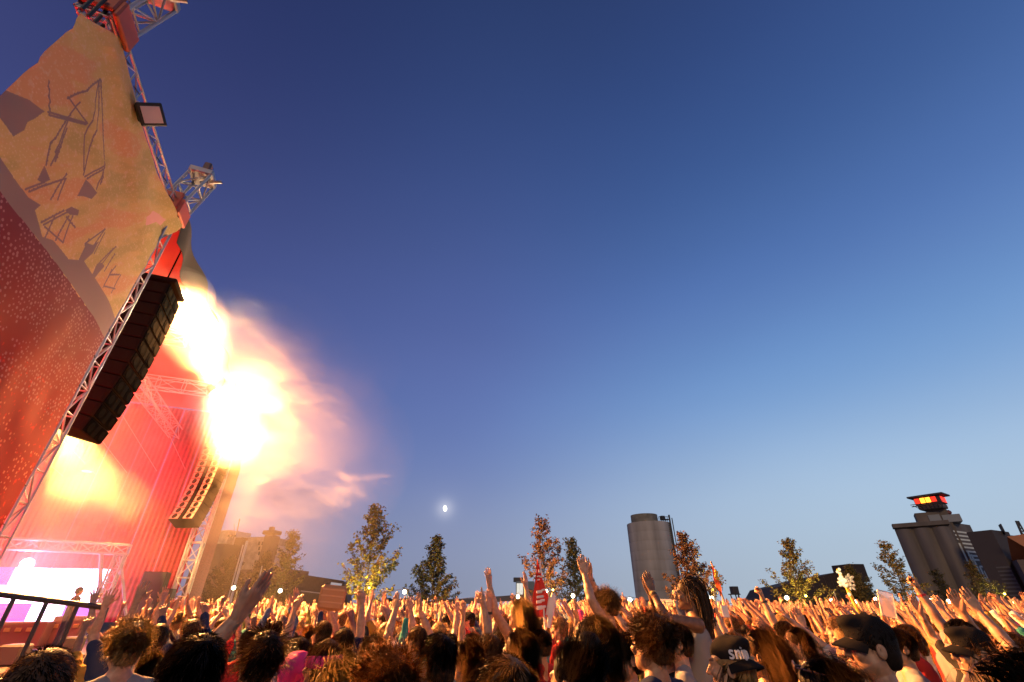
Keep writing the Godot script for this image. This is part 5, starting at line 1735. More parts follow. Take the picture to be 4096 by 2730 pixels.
func cap_parts(o: Node3D, m: Material, backwards: bool) -> Node3D:
	# crown of a cap with its brim, sitting on the head in body coordinates
	if not meshes.has("cap_crown"):
		var f := Field.new(Vector3(-0.12, 1.60, -0.14), Vector3(0.12, 1.86, 0.17), 0.008)
		f.ell(Vector3(0, 1.712, 0.016), Vector3(0.085, 0.092, 0.107), 0.01)
		f.ell(Vector3(0, 1.77, -0.06), Vector3(0.05, 0.03, 0.05), 0.03)
		f.ell(Vector3(0, 1.612, 0.0), Vector3(0.2, 0.085, 0.24), 0.006, true)
		f.cap(Vector3(0, 1.803, 0.016), Vector3(0, 1.807, 0.016), 0.008, 0.008, 0.004)
		meshes["cap_crown"] = joined([f.mesh()])
		var s := st_new()
		s.set_smooth_group(0)
		for side in 2:
			for i in 14:
				for j in 4:
					var q := []
					for c in [[0, 0], [1, 0], [1, 1], [0, 1]]:
						var a := lerpf(-1.15, 1.15, (i + c[0]) / 14.0)
						var t: float = (j + c[1]) / 4.0
						var reach := 0.105 + t * 0.075 * cos(a * 0.75)
						q.append(Vector3(sin(a) * (0.086 + 0.012 * t), 1.706 - 0.022 * a * a - t * 0.028 - (0.006 if side else 0.0), -cos(a) * reach * 1.0 + 0.012))
					if side:
						quad(s, q[0], q[3], q[2], q[1])
					else:
						quad(s, q[0], q[1], q[2], q[3])
		meshes["cap_brim"] = done(s)
	var tr := Transform3D(Basis(Vector3.UP, PI), Vector3(0, 0, 0.02)) if backwards else Transform3D()
	var c := part("cap", meshes["cap_crown"], m, o, tr)
	part("brim", meshes["cap_brim"], m, c)
	return c

func person(label: String, x: float, z: float, h: float, turn: float, pose: String, hair: String, hair_color: String, shirt: String, skin := 0, near := false, group := "", y := 0.0, share := 1.0, sleeve := 0.66) -> Node3D:
	var b := make_body(pose, 0.0115 if near else 0.0155, 0.0045 if near else 0.0062, near, sleeve)
	var o := thing("person", label, "person", Vector3(x, y, z), turn, group)
	o.scale = Vector3.ONE * h / 1.80
	part("body", b.body, skin_mat(skin), o)
	part("shirt", b.shirt, shirt_mat(shirt), o)
	part("trousers", b.trousers, mat("dark denim", 0.03, 0.035, 0.06, 0.9), o)
	if not meshes.has("shoe"):
		var f := Field.new(Vector3(0.03, -0.02, -0.24), Vector3(0.21, 0.15, 0.13), 0.014)
		f.cap(Vector3(0.11, 0.05, 0.045), Vector3(0.128, 0.040, -0.155), 0.052, 0.044, 0.02)
		f.cap(Vector3(0.11, 0.05, 0.035), Vector3(0.11, 0.09, 0.035), 0.05, 0.047, 0.02)
		meshes["shoe"] = joined([f.mesh()])
	if near:
		part("shoe", meshes["shoe"], mat("black paint"), o)
		part("shoe", meshes["shoe"], mat("black paint"), o, Transform3D(Basis.from_scale(Vector3(-1, 1, 1)), Vector3.ZERO))
	if hair == "cap" or hair == "back cap":
		var cmat := mat("cap cotton", 0.013, 0.012, 0.013, 0.9)
		cmat.metallic_specular = 0.15
		cap_parts(o, cmat, hair == "back cap")
		part("hair", hair_mesh("under cap") if hair == "back cap" else hair_mesh("cropped", 0.5), hair_mat(hair_color), o)
	elif hair != "":
		part("hair", hair_mesh(hair, share), hair_mat(hair_color), o)
	return o

func face_stage(x: float, z: float) -> float:
	var d := sp(19.0, -2.0, 0) - Vector3(x, 0, z)
	return atan2(-d.x, -d.z)

# ---------- the crowd ----------
func build_people() -> void:
	head_mesh = head_field(0.0085)
	head_fine = head_field(0.0048)
	build_performers()
	build_front()
	build_mid()
	build_far()

func build_performers() -> void:
	var a := sp(22.4, -1.9, 0.71)
	person("performer in black standing before the violet screen on stage", a.x, a.z, 1.8, face_stage(a.x, a.z) + 2.3, "with arms down", "short", "black", "black", 0, false, "", 0.71, 0.4)
	var b := sp(21.6, -4.2, 0.71)
	person("performer in brown with raised hand before the white glare on stage", b.x, b.z, 1.8, face_stage(b.x, b.z) + 2.0, "waving one open hand", "curly", "black", "mustard", 0, false, "", 0.71, 0.4)

var taken := []

func build_front() -> void:
	# x, z, height, turn against the stage direction, pose, hair, colour, shirt, skin, label
	var rows := [
		[-2.40, -3.38, 1.82, 0.0, "with arms down", "curly", "blond", "grey", 1, "person with curly blond hair lit red beside the long slanting arm"],
		[-1.50, -1.78, 1.79, -0.55, "with one arm flung out", "cropped", "brown", "olive", 0, "person at the lower left whose long bare arm slants across the red stage"],
		[-1.04, -1.78, 1.83, 0.1, "with arms down", "short", "black", "navy", 0, "big dark head of short hair right of the long slanting arm"],
		[-2.92, -4.41, 1.60, 0.0, "with arms down", "bob", "light brown", "grey", 0, "short person with fur brown bob under the long slanting arm"],
		[-1.30, -2.82, 1.79, 0.0, "with arms down", "spiky", "dark brown", "black", 0, "person with spiky dark tuft of hair, left of the pink hood"],
		[-1.37, -3.42, 1.74, 0.2, "with arms down", "short", "dark brown", "denim", 0, "round dark head behind the pink hood"],
		[-1.06, -3.06, 1.75, 0.1, "with arms down", "short", "brown", "grey", 0, "brown haired head tied with a bright pink headband"],
		[-1.13, -3.60, 1.66, 0.0, "with arms down", "bob", "brown", "black", 0, "short brown bob squeezed behind the pink headband"],
		[-0.82, -2.54, 1.68, 0.2, "with arms down", "long", "blond", "grey", 0, "blond streaked long hair at the bottom, left of the ginger curls"],
		[-1.02, -3.90, 1.72, 0.0, "with arms down", "bob", "brown", "olive", 0, "wavy brown head behind the ginger curls"],
		[-0.47, -2.07, 1.755, 0.0, "with arms down", "afro", "ginger", "mustard", 0, "big ball of ginger curls at the bottom edge"],
		[-0.38, -2.67, 1.79, 0.1, "with arms down", "short", "black", "grey", 0, "black combed hair with a red lit left ear, right of the ginger curls"],
		[-0.31, -3.76, 1.70, 0.0, "with arms down", "bob", "brown", "navy", 0, "brown pageboy hair between the black combed head and the big fair head"],
		[-0.04, -1.61, 1.785, 0.0, "with arms down", "short", "light brown", "grey", 0, "very large fair brown head at the bottom centre"],
		[0.04, -3.50, 1.77, 0.0, "with arms down", "bob", "light brown", "white", 1, "light brown straight bob behind the very large fair head"],
		[0.26, -5.07, 1.72, 0.0, "with arms down", "short", "dark brown", "red", 0, "small dark head with a pink ear behind the straight bob"],
		[0.25, -2.25, 1.77, 0.0, "with arms down", "bun", "black", "black", 0, "black hair gathered into a high bun, bottom centre right"],
		[0.40, -2.72, 1.86, 0.75, "with arms down", "bob", "blond", "grey", 1, "tall blond head turned left behind the high bun"],
		[0.69, -3.90, 1.64, 0.0, "with arms down", "long", "brown", "olive", 0, "short woman with brown waves left of the man in the navy shirt"],
		[0.79, -4.63, 1.73, 0.0, "with arms down", "short", "black", "black", 0, "dark head between the tall blond one and the navy shirt"],
		[0.70, -3.38, 1.765, 0.9, "with arms down", "short", "dark brown", "black", 1, "bright lit face in profile left of the curly man in navy"],
		[0.76, -2.95, 1.87, -0.15, "with arms down", "curly", "brown", "navy", 0, "curly brown haired man in a navy shirt seen from behind"],
		[1.30, -4.23, 1.79, 0.35, "with arms down", "short", "dark brown", "grey", 1, "dark haired man with a bright ear, right of the curly man"],
		[1.71, -5.07, 1.77, 0.4, "with arms down", "short", "black", "black", 0, "dark face half hidden left of the cap with lettering"],
		[1.12, -2.82, 1.77, 0.1, "with arms down", "back cap", "blond", "black", 1, "woman in a black backwards cap with white lettering over blond hair"],
		[1.54, -3.38, 1.78, 0.0, "with arms down", "long", "brown", "mustard", 0, "long brown hair right of the cap with lettering"],
		[2.68, -5.07, 1.73, 0.2, "with arms down", "bob", "brown", "white", 1, "brown head before the striped sleeve, right of the long brown hair"],
		[1.27, -2.30, 1.715, 0.25, "with arms down", "long", "black", "black", 0, "long black hair with sunglasses pushed up on the head"],
		[1.80, -2.72, 1.865, 0.42, "with arms down", "cap", "black", "black", 0, "man in a black peaked cap, bright face turned up to the left"],
		[3.03, -4.23, 1.76, 0.2, "with arms down", "short", "dark brown", "grey", 0, "dark haired head with a red lit ear right behind the peaked cap"],
		[2.87, -3.38, 1.79, 0.3, "with arms down", "cap", "brown", "grey", 0, "person in a flat dark cap below the clasped hands on the right"],
		[0.99, -1.10, 1.825, 0.0, "with arms down", "bob", "brown", "black", 0, "huge soft brown head in the lower right corner"],
		[2.0, -4.35, 1.72, 0.3, "with arms down", "cap", "black", "white", 0, "small dark cap above the sunglasses head"],
		[-2.75, -5.6, 1.70, 0.0, "with arms down", "short", "dark brown", "red", 0, "dark head at the foot of the far truss tower"]]
	for r in rows:
		var t: float = face_stage(r[0], r[1]) + r[3]
		var o := person(r[9], r[0], r[1], r[2], t, r[4], r[5], r[6], r[7], r[8], true)
		taken.append(Vector2(r[0], r[1]))
		if r[9].begins_with("woman in a black backwards"):
			o.get_node("cap").rotation.y = PI - 0.55
			cap_lettering(o)
		if r[9].begins_with("brown haired head tied"):
			var f := Field.new(Vector3(-0.13, 1.6, -0.15), Vector3(0.13, 1.85, 0.18), 0.009)
			f.ell(Vector3(0, 1.690, 0.022), Vector3(0.094, 0.085, 0.114), 0.01)
			f.ell(Vector3(0, 1.775, 0.0), Vector3(0.2, 0.06, 0.25), 0.01, true)
			f.ell(Vector3(0, 1.60, 0.0), Vector3(0.2, 0.06, 0.25), 0.01, true)
			part("headband", joined([f.mesh()]), shirt_mat("pink"), o)
		if r[9].begins_with("long black hair with sun"):
			sunglasses(o)
	# the pink hood
	var hx := -1.30
	var hz := -3.30
	var o := person("person in a bright pink hood left of the pink headband", hx, hz, 1.66, face_stage(hx, hz), "with arms down", "", "black", "pink", 0, true)
	var f := Field.new(Vector3(-0.2, 1.38, -0.14), Vector3(0.2, 1.9, 0.22), 0.011)
	f.ell(Vector3(0, 1.70, 0.03), Vector3(0.105, 0.115, 0.12), 0.03)
	f.cap(Vector3(-0.05, 1.50, 0.03), Vector3(0.05, 1.50, 0.03), 0.10, 0.10, 0.06)
	f.ell(Vector3(0, 1.64, -0.12), Vector3(0.075, 0.11, 0.10), 0.01, true)
	f.rough(0.014, 12.0, 3)
	part("hood", joined([f.mesh()]), shirt_mat("pink"), o)
	taken.append(Vector2(hx, hz))
	build_arms()
	build_riders()
	build_props()

func cap_lettering(o: Node3D) -> void:
	var tm := TextMesh.new()
	var font := SystemFont.new()
	font.font_names = PackedStringArray(["Droid Sans"])
	font.font_weight = 700
	tm.font = font
	tm.text = "snip"
	tm.font_size = 64
	tm.pixel_size = 0.0011
	tm.depth = 0.006
	tm.curve_step = 2.0
	var arr := tm.get_mesh_arrays()
	var vs: PackedVector3Array = arr[Mesh.ARRAY_VERTEX]
	var ns: PackedVector3Array = arr[Mesh.ARRAY_NORMAL]
	for i in vs.size():
		# wrap the flat word round the cap's rear panel
		var v := vs[i]
		var a := v.x / 0.112
		var up := (v.y + 0.0) / 0.105 + 0.22
		var dir := Vector3(sin(a) * cos(up), sin(up), cos(a) * cos(up))
		var c := Vector3(0, 1.708, 0.004)
		vs[i] = c + dir * Vector3(0.0915, 0.1015, 0.1135) + dir * (v.z + 0.0005)
		ns[i] = Vector3(ns[i].z * dir.x, ns[i].z * dir.y, ns[i].z * dir.z) + Vector3(cos(a), 0, -sin(a)) * ns[i].x + Vector3.UP * ns[i].y
	arr[Mesh.ARRAY_VERTEX] = vs
	arr[Mesh.ARRAY_NORMAL] = ns
	var m := ArrayMesh.new()
	m.add_surface_from_arrays(Mesh.PRIMITIVE_TRIANGLES, arr)
	part("lettering", m, mat("white thread", 0.62, 0.60, 0.60, 0.8), o, Transform3D(Basis(Vector3.UP, -0.85), Vector3(-0.004, 0, 0.0)))

func sunglasses(o: Node3D) -> void:
	var m := mat("tortoise frame", 0.04, 0.02, 0.015, 0.2)
	for sg in [-1.0, 1.0]:
		part("sunglasses_lens", ball(1.0, 14), m, o, Transform3D(Basis.from_scale(Vector3(0.028, 0.022, 0.007)), Vector3(sg * 0.035, 1.765, -0.085)))
		rod("sunglasses_arm", Vector3(sg * 0.064, 1.765, -0.08), Vector3(sg * 0.092, 1.745, 0.03), 0.004, m, o)
	rod("sunglasses_bridge", Vector3(-0.012, 1.768, -0.088), Vector3(0.012, 1.768, -0.088), 0.003, m, o)

func band(o: Node3D, called: String, pose: String, side: int, r: float, wide: float, m: Material, up := 0.03) -> void:
	# a bracelet round the wrist of that pose
	var p: Array = POSES[pose]
	var a := arm_points(1.0 if side else -1.0, p if side or p[5] else POSES["with arms down"])
	var d: Vector3 = (a[2] - a[1]).normalized()
	var c: Vector3 = a[2] - d * up
	var s := st_new()
	tube(s, [c - d * wide, c + d * wide], [r, r], 14, false)
	part(called, done(s), m, o)

func build_arms() -> void:
	# people a few rows ahead whose raised arms stand out: x, z, height, turn, pose, hair, colour, shirt, skin, label
	var rows := [
		[-0.36, -4.75, 1.70, -0.1, "waving one open hand", "bob", "brown", "grey", 1, "person with one hand spread high and a black bracelet, left of the pointing finger"],
		[-0.20, -4.3, 1.72, 0.2, "pointing one finger up", "short", "brown", "navy", 0, "person pointing one finger up beside the black bracelet"],
		[-0.95, -5.3, 1.74, 0.0, "clapping overhead", "short", "brown", "white", 1, "person clapping overhead between the moonlit tree and the black bracelet"],
		[0.50, -4.6, 1.64, 0.1, "waving one open hand", "long", "dark brown", "grey", 1, "person raising one open hand right of the red pennant"],
		[2.05, -5.0, 1.70, 0.1, "with both arms thrown wide", "short", "brown", "denim", 1, "person with both palms up right behind the woman with dreadlocks"],
		[2.75, -5.4, 1.78, 0.05, "with one fist raised", "short", "dark brown", "navy", 1, "person with a bracelet and a fist stretched up left of the barn tree"],
		[2.95, -4.75, 1.76, 0.1, "with a long arm slanting up", "bob", "blond", "white", 1, "person whose long arm slants up before the barn tree"],
		[2.30, -4.9, 1.66, 0.3, "with a long arm slanting up", "bob", "light brown", "denim", 0, "person in a rolled denim sleeve stretching an arm left of the barn tree"],
		[3.75, -5.1, 1.76, 0.1, "reaching both hands to the stage", "short", "brown", "red", 1, "person stretching two hands up before the black barn"],
		[3.65, -4.35, 1.82, 0.0, "with one fist raised", "short", "black", "grey", 0, "person with a red wristband and raised forearms before the grain tower"],
		[4.35, -5.25, 1.72, 0.15, "clapping overhead", "short", "brown", "black", 1, "person clapping big hands overhead at the foot of the grain tower"],
		[3.75, -4.05, 1.74, 0.1, "clapping overhead", "short", "brown", "grey", 0, "person clapping close at the right edge, hands before the zigzag wall"],
		[-2.0, -5.6, 1.78, 0.0, "holding something up in both hands", "short", "brown", "red", 0, "person lifting the brown board overhead in both hands"],
		[-1.55, -4.9, 1.74, 0.0, "with one fist raised", "short", "dark brown", "navy", 0, "person in a navy sleeve holding a fist up beside the brown board"],
		[-3.9, -7.1, 1.78, 0.1, "with a long arm slanting up", "cropped", "brown", "red", 1, "person with a red lit arm up by the dark hall"],
		[-2.9, -6.4, 1.76, 0.0, "waving one open hand", "short", "brown", "white", 1, "person waving one open hand lit red left of the brown board"],
		[5.1, -5.9, 1.78, 0.0, "holding something up in both hands", "short", "brown", "white", 1, "person holding up the clear card between barn and grain tower"],
		[4.3, -6.6, 1.72, 0.0, "clapping overhead", "bob", "light brown", "pink", 1, "person clapping overhead behind the peaked cap"]]
	for r in rows:
		var o := person(r[9], r[0], r[1], r[2], face_stage(r[0], r[1]) + r[3], r[4], r[5], r[6], r[7], r[8], true, "", 0.0, 0.6)
		taken.append(Vector2(r[0], r[1]))
		if "black bracelet, left" in r[9]:
			band(o, "bracelet", r[4], 1, 0.034, 0.012, mat("black paint"))
		elif "red wristband" in r[9]:
			band(o, "wristband", r[4], 1, 0.033, 0.008, mat("red band", 0.5, 0.02, 0.02, 0.7))
		elif "bracelet and a fist" in r[9]:
			band(o, "bracelet", r[4], 1, 0.034, 0.009, mat("black paint"))
		elif "both palms" in r[9]:
			band(o, "watch_strap", r[4], 0, 0.034, 0.011, mat("black paint"))

func build_riders() -> void:
	# two women riding pickaback above the crowd, each on a bearer of her own
	var rows := [
		[1.54, -4.5, 2.12, 0.95, "dreads", "dark brown", "grey", 3, "woman with long dreadlocks carried above the crowd, clapping, in profile", "bearer carrying the woman with dreadlocks on the back"],
		[0.86, -4.75, 2.04, 0.85, "curly", "light brown", "white", 1, "woman in a white top carried above the crowd, hands clasped high", "bearer carrying the woman in the white top on the back"],
		[0.06, -5.30, 1.96, 0.6, "long", "blond", "grey", 1, "woman with long blond hair carried above the crowd left of the pennant", "bearer carrying the long haired blond woman on the back"]]
	for i in 3:
		var r: Array = rows[i]
		var pose: String = ["clapping before the face", "clapping overhead", "with both arms thrown wide"][i]
		var y: float = r[2] - 1.70
		var t: float = face_stage(r[0], r[1]) + r[3] - 0.55
		var o := person(r[8], r[0], r[1], 1.70, t, pose, r[4], r[5], r[6], r[7], true, "", y, 1.0, 0.0)
		var back := Vector3(sin(t), 0, cos(t)) * 0.24
		var bx: float = r[0] - back.x
		var bz: float = r[1] - back.z
		person(r[9], bx, bz, 1.70, t, "with arms down", "short", "dark brown", "black", 0, true, "", 0.0, 0.5)
		taken.append(Vector2(r[0], r[1]))
		taken.append(Vector2(bx, bz))
		if i == 0:
			for k in 3:
				band(o, "bracelet", pose, 0, 0.034, 0.006, mat(["gold bangle", "dark bangle", "cord bangle"][k], [0.6, 0.03, 0.3][k], [0.4, 0.025, 0.12][k], [0.12, 0.02, 0.05][k], 0.35), 0.02 + k * 0.02)
		elif i == 1:
			band(o, "bracelet", pose, 1, 0.033, 0.008, mat("dark bangle"), 0.05)

func build_props() -> void:
	# red pennant with white marks on a white staff
	var fl := thing("pennant", "tall red pennant with white lettering blurred by the wind", "flag")
	var f := 7.0
	var top := at(537.5, 559, f)
	var bot := at(537.0, 617, f)
	var s := st_new()
	s.set_smooth_group(0)
	var ws := [0.01, 0.04, 0.08, 0.12, 0.17, 0.22, 0.28, 0.34, 0.38, 0.36, 0.33, 0.30]
	var cols := 6
	for side in 2:
		for j in 11:
			for i in cols:
				var q := []
				for c in [[0, 0], [1, 0], [1, 1], [0, 1]]:
					var t: float = (j + c[1]) / 11.0
					var a: float = float(i + c[0]) / cols
					var p := top.lerp(bot, t)
					q.append(p + Vector3((a - 0.28) * ws[j + c[1]] * 0.6, 0, 0.018 * sin(a * 7.0 + t * 5.0) + (0.004 if side else 0.0)))
				if side:
					quad(s, q[0], q[3], q[2], q[1])
				else:
					quad(s, q[0], q[1], q[2], q[3])
	part("cloth", done(s), mat("pennant red", 0.62, 0.035, 0.02, 0.85), fl)
	# its white marks, broken strokes running up the cloth
	var mk := mat("pennant white", 0.75, 0.66, 0.62, 0.85)
	for e in [[540.5, 571.5, 0.10, 0.07], [538.6, 576.5, 0.08, 0.03], [542.5, 576.7, 0.11, 0.035], [538.6, 580, 0.07, 0.03], [539.5, 592, 0.13, 0.06], [540.5, 597, 0.16, 0.05], [539.2, 602, 0.12, 0.06], [543.4, 600.5, 0.10, 0.05], [540.0, 608, 0.14, 0.08], [544.6, 607, 0.11, 0.05], [544.8, 590, 0.10, 0.04]]:
		var p := at(538.0 + (e[0] - 538.0) * 0.85, e[1], f - 0.024)
		part("letter_mark", bevel_box(Vector3(e[2] * 0.62, e[3] * 0.6, 0.02), 0.008), mk, fl, Transform3D(Basis(Vector3.FORWARD, -0.12), p))
	var st := thing("white_staff", "white wrapped staff leaning beside the red pennant", "staff")
	rod("shaft", at(548.5, 628, f), at(553.5, 594, f), 0.03, mat("pennant white"), st)
	rod("wrap", at(549.5, 616, f), at(552.5, 598, f), 0.055, mat("pennant white"), st)
	rod("pennant_pole", at(546.0, 640, f), at(540.0, 560, f), 0.012, mat("pennant white"), fl)
	# orange flag on a stick
	var fg := thing("orange_flag", "small red and yellow flag drooping on a slanted stick", "flag")
	f = 7.5
	rod("stick", at(737.0, 640, f), at(711.0, 561.5, f), 0.012, mat("stick wood", 0.42, 0.24, 0.13, 0.7), fg)
	var g := st_new()
	g.set_smooth_group(0)
	var la := [[712.0, 567.5], [712.5, 572], [713.8, 580], [716.5, 587], [719.0, 590.5], [720.3, 596.5]]
	var lb := [[713.0, 567.0], [715.5, 571.5], [718.5, 579.5], [720.8, 586], [721.6, 591], [721.2, 597]]
	for side in 2:
		for i in 5:
			var dz := Vector3(0, 0, 0.004 * side)
			var a := at(la[i][0], la[i][1], f - 0.03) + dz
			var b := at(lb[i][0], lb[i][1], f - 0.03 + 0.05 * sin(i * 1.4)) + dz
			var c := at(lb[i + 1][0], lb[i + 1][1], f - 0.03 + 0.05 * sin(i * 1.4 + 1.4)) + dz
			var d := at(la[i + 1][0], la[i + 1][1], f - 0.03) + dz
			if side:
				quad(g, a, d, c, b)
			else:
				quad(g, a, b, c, d)
	part("cloth", done(g), mat("flag orange", 0.62, 0.10, 0.02, 0.8), fg)
	for e in [[716.6, 574.5, 0.045, 0.10], [717.6, 578.5, 0.05, 0.05], [715.6, 571.0, 0.03, 0.05]]:
		part("emblem", bevel_box(Vector3(e[2], e[3], 0.012), 0.005), mat("flag yellow", 0.70, 0.45, 0.06, 0.8), fg, Transform3D(Basis(Vector3.FORWARD, 0.35), at(e[0], e[1], f - 0.06)))
	# staff of glowing blossoms
	var fs := thing("flower_staff", "yellow staff topped with glowing white blossoms above the peaked cap", "staff")
	f = 6.2
	var p0 := at(875.0, 645, f)
	var p1 := at(838.0, 569, f)
	rod("shaft", p0, p1, 0.02, mat("staff yellow", 0.62, 0.36, 0.04, 0.6), fs)
	var bulbs := [[839.5, 569.5, 0.022], [837.5, 572, 0.02], [840.3, 573.5, 0.022], [841.2, 577, 0.026], [839.2, 579, 0.02], [842, 581, 0.03], [844.5, 580.5, 0.035], [843.6, 584, 0.026], [846, 586, 0.024], [849.5, 594.5, 0.024]]
	for e in bulbs:
		part("light_bulb", ball(e[2] * 0.8, 10), glow("blossom glow", 1.0, 0.82, 0.45, 1.1), fs, Transform3D(Basis(), at(e[0], e[1], f - 0.03)))
	for e in [[849.5, 578.5, 0.055], [848.5, 583, 0.045], [841.0, 583.5, 0.045], [851.5, 586.5, 0.05]]:
		for k in 5:
			part("petal", ball(1.0, 10), mat("petal white", 0.55, 0.44, 0.34, 0.6), fs, Transform3D(Basis(Vector3.FORWARD, k * TAU / 5.0) * Basis(Vector3.RIGHT, 0.5) * Basis.from_scale(Vector3(e[2] * 0.32, e[2] * 0.6, 0.008)), at(e[0], e[1], f - 0.02) + Basis(Vector3.FORWARD, k * TAU / 5.0) * Vector3(0, e[2] * 0.5, 0)))
	lamp_omni("blossom_light", at(843.0, 579, f - 0.12), Color(1.0, 0.9, 0.65), 0.05, 0.05)
	# brown board lifted over the crowd
	var bd := thing("brown_board", "rounded brown board with pale stripes lifted overhead", "board")
	f = 5.55
	var bp := at(332, 598, f)
	var bb := Basis(Vector3.UP, 0.25) * Basis(Vector3.FORWARD, 0.08)
	part("sheet", bevel_box(Vector3(0.27, 0.24, 0.06), 0.028), mat("board brown", 0.50, 0.22, 0.09, 0.7), bd, Transform3D(bb, bp))
	for k in 3:
		part("stripe", bevel_box(Vector3(0.24, 0.016, 0.006), 0.002), mat("board pale", 0.60, 0.30, 0.14, 0.7), bd, Transform3D(bb, bp + bb * Vector3(0, 0.075 - k * 0.06, 0.030)))
	# clear card held up, and a phone
	var cd := thing("clear_card", "clear plastic card held up left of the grain tower", "card")
	f = 5.75
	var cp := at(887.5, 604.5, f)
	var pane := mat("clear plastic", 0.9, 0.75, 0.65, 0.2)
	pane.transparency = BaseMaterial3D.TRANSPARENCY_ALPHA
	pane.albedo_color.a = 0.35
	var cb := Basis(Vector3.UP, 0.1) * Basis(Vector3.FORWARD, 0.22)
	part("sheet", bevel_box(Vector3(0.17, 0.25, 0.012), 0.004), pane, cd, Transform3D(cb, cp))
	for e in [[0.0, 0.127, 0.176, 0.008], [0.0, -0.127, 0.176, 0.008]]:
		part("edge", bevel_box(Vector3(e[2], e[3], 0.014), 0.003), mat("card rim", 0.5, 0.42, 0.36, 0.4), cd, Transform3D(cb, cp + cb * Vector3(e[0], e[1], 0)))
	for sg in [-1.0, 1.0]:
		part("edge", bevel_box(Vector3(0.008, 0.246, 0.014), 0.003), mat("card rim"), cd, Transform3D(cb, cp + cb * Vector3(sg * 0.086, 0, 0)))
	var pcard := thing("white_card", "small white card held up beside the orange flag's stick", "card")
	part("sheet", bevel_box(Vector3(0.10, 0.14, 0.008), 0.003), mat("pennant white"), pcard, Transform3D(Basis(Vector3.UP, 0.2), at(725.5, 611.5, 7.0)))

func build_mid() -> void:
	rng.seed = 404
	var poses := ["clapping overhead", "with both arms thrown wide", "with one fist raised", "waving one open hand", "reaching both hands to the stage", "clapping before the face", "with arms down", "pointing one finger up", "with a long arm slanting up", "clapping overhead", "waving one open hand", "reaching both hands to the stage"]
	var hairs := ["short", "short", "bob", "long", "curly", "spiky", "cropped", "bun", "cap"]
	var hcols := ["black", "dark brown", "brown", "light brown", "blond", "ginger"]
	var shirts := SHIRTS.keys()
	var marks := [[190, "the far truss tower"], [262, "the harbour works"], [320, "the dark hall"], [362, "the lit lone tree"], [405, "the hedge gap"], [445, "the moonlit tree"], [490, "the footbridge"], [522, "the lit stairwell"], [545, "the red pennant"], [578, "the slender dark tree"], [618, "the site hut"], [655, "the round silo"], [695, "the rust brown tree"], [728, "the lattice pylon"], [765, "the gantry beam"], [795, "the barn's left end"], [832, "the barn wall"], [866, "the ivied tree"], [895, "the feathery tree"], [935, "the grain tower"], [985, "the painted wall"], [1100, "the tan shed"]]
	var seen := {}
	var count := 0
	var tries := 0
	while count < 245 and tries < 9000:
		tries += 1
		var az := deg_to_rad(rng.randf_range(-43.0, 52.0))
		var q := rng.randf()
		var r := 5.0 + 10.5 * q
		var x := sin(az) * r
		var z := -cos(az) * r
		if z > -4.9:
			continue
		var n := Vector3(x, 0, z).dot(sn) + STAGE_D
		if n < 2.3 or x / -z < -0.76:
			continue
		var p := Vector2(x, z)
		var ok := true
		for o in taken:
			if p.distance_squared_to(o) < 0.31:
				ok = false
				break
		if not ok:
			continue
		taken.append(p)
		var pose: String = poses[rng.randi() % poses.size()]
		var hair: String = hairs[rng.randi() % hairs.size()]
		var hc: String = hcols[rng.randi() % hcols.size()]
		var shirt: String = shirts[rng.randi() % shirts.size()]
		var h := rng.randf_range(1.60, 1.84)
		var u := 512.0 + 520.4 * x / -z
		var where := ""
		for m in marks:
			if u < m[0]:
				where = m[1]
				break
		if where == "":
			where = "the tan shed"
		var row := "nearer" if r < 7.5 else "middle" if r < 10.5 else "farther"
		var hair_said: String = {"short": "short %s hair", "bob": "a %s bob", "long": "long %s hair", "curly": "%s curls", "spiky": "spiky %s hair", "cropped": "cropped %s hair", "bun": "a %s bun", "cap": "a dark cap"}[hair]
		if hair != "cap":
			hair_said = hair_said % hc
		var label := "person with %s, %s shirt, %s, %s rows below %s" % [hair_said, shirt, pose, row, where]
		if pose == "with both arms thrown wide":
			label = "person with %s, %s shirt, arms thrown wide, %s rows below %s" % [hair_said, shirt, row, where]
		elif pose == "reaching both hands to the stage":
			label = "person with %s, %s shirt, both hands reaching, %s rows below %s" % [hair_said, shirt, row, where]
		elif pose == "with a long arm slanting up":
			label = "person with %s, %s shirt, arm slanting up, %s rows below %s" % [hair_said, shirt, row, where]
		if label.split(" ").size() > 15:
			label = label.replace("person with ", "").replace(" rows below", " below")
		if label.split(" ").size() > 16:
			label = label.replace("pointing one finger", "pointing").replace("waving one open hand", "waving").replace("clapping before the face", "clapping low")
		if seen.has(label):
			continue
		seen[label] = true
		var o := person(label, x, z, h, face_stage(x, z) + rng.randf_range(-0.35, 0.35), pose, hair, hc, shirt, [0, 0, 1, 1, 2, 3][rng.randi() % 6], false, "people standing in the crowd", 0.0, 0.25, [0.66, 0.66, 0.0, 1.8][rng.randi() % 4])
		if rng.randf() < 0.5:
			o.scale.x *= -1.0      # left handed
		o.rotation.z = rng.randf_range(-0.07, 0.07)
		o.rotation.x = rng.randf_range(-0.05, 0.06)
		if count % 5 == 0:
			band(o, "wristband", pose, 1, 0.033, rng.randf_range(0.006, 0.014), mat(["festival band", "black strap", "white band"][count / 5 % 3], [0.1, 0.02, 0.6][count / 5 % 3], [0.2, 0.02, 0.58][count / 5 % 3], [0.5, 0.02, 0.55][count / 5 % 3], 0.6))
		count += 1

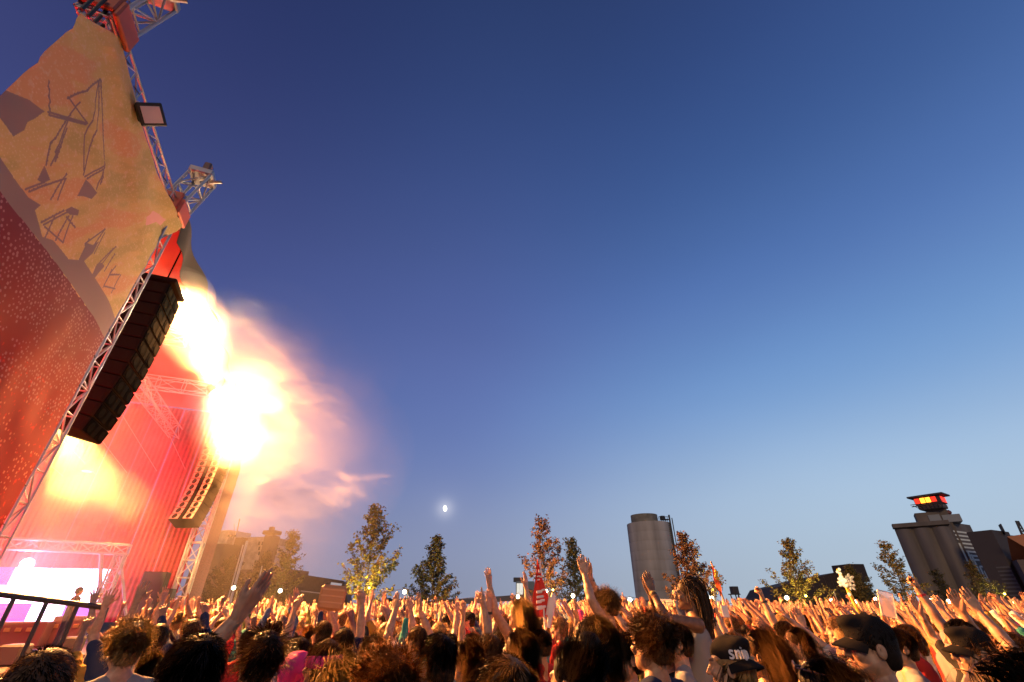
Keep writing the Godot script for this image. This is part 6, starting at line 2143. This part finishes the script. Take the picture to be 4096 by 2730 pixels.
func build_far() -> void:
	# the packed crowd beyond: far too many to count, instanced from a few figures
	rng.seed = 909
	var crowd := Node3D.new()
	crowd.name = "crowd"
	add_child(crowd)
	tag(crowd, "packed far crowd with raised hands reaching back to the trees", "crowd", "", "stuff")
	var sets := []
	var poses := ["clapping overhead", "with both arms thrown wide", "waving one open hand", "reaching both hands to the stage", "clapping before the face", "with one fist raised"]
	for k in 6:
		sets.append([])
	var tries := 0
	var total := 0
	var cells := {}
	while total < 1500 and tries < 40000:
		tries += 1
		var az := deg_to_rad(rng.randf_range(-40.0, 55.0))
		var r := 13.5 + 22.0 * pow(rng.randf(), 1.3)
		var p := Vector3(sin(az) * r, 0, -cos(az) * r)
		if p.dot(sn) + STAGE_D < 2.6:
			continue
		var c := Vector2i(int(floor(p.x / 0.55)), int(floor(p.z / 0.55)))
		if cells.has(c):
			continue
		var busy := false
		for o in taken:
			if Vector2(p.x, p.z).distance_squared_to(o) < 0.3:
				busy = true
				break
		if busy:
			continue
		cells[c] = true
		var s := rng.randf_range(1.60, 1.84) / 1.80
		sets[rng.randi() % 6].append(Transform3D(Basis(Vector3.UP, face_stage(p.x, p.z) + rng.randf_range(-0.4, 0.4)).scaled(Vector3.ONE * s), p))
		total += 1
	for k in 6:
		var b := make_body(poses[k], 0.03, 0.011, false)
		var sh: Array = [SHIRTS["black"], SHIRTS["white"], SHIRTS["navy"], SHIRTS["red"], SHIRTS["grey"], SHIRTS["denim"]][k]
		var hc: Color = [Color(0.03, 0.017, 0.01), Color(0.3, 0.19, 0.09), Color(0.012, 0.01, 0.01), Color(0.08, 0.045, 0.02), Color(0.16, 0.09, 0.045), Color(0.03, 0.017, 0.01)][k]
		var list: Array = b.raw[0].duplicate()
		var cols := []
		for i in list.size():
			cols.append(Color(0.45, 0.27, 0.18))
		list.append(b.raw[1])
		cols.append(Color(sh[0], sh[1], sh[2]))
		var f := Field.new(Vector3(-0.14, 1.5, -0.15), Vector3(0.14, 1.86, 0.19), 0.018)
		f.ell(Vector3(0, 1.702, 0.022), Vector3(0.09, 0.10, 0.108), 0.02)
		f.ell(Vector3(0, 1.60, 0.06), Vector3(0.07, 0.09, 0.06), 0.03)
		f.ell(Vector3(0, 1.62, -0.105), Vector3(0.085, 0.092, 0.085), 0.012, true)
		list.append(f.mesh())
		cols.append(hc)
		var mm := MultiMesh.new()
		mm.transform_format = MultiMesh.TRANSFORM_3D
		mm.mesh = joined(list, cols)
		mm.instance_count = sets[k].size()
		for i in sets[k].size():
			mm.set_instance_transform(i, sets[k][i])
		var o := MultiMeshInstance3D.new()
		o.name = "people" if k == 0 else "people_%03d" % k
		o.multimesh = mm
		var m := mat("crowd figures", 1, 1, 1, 0.75)
		m.vertex_color_use_as_albedo = true
		o.material_override = m
		o.set_meta("kind", "stuff")
		crowd.add_child(o, true)
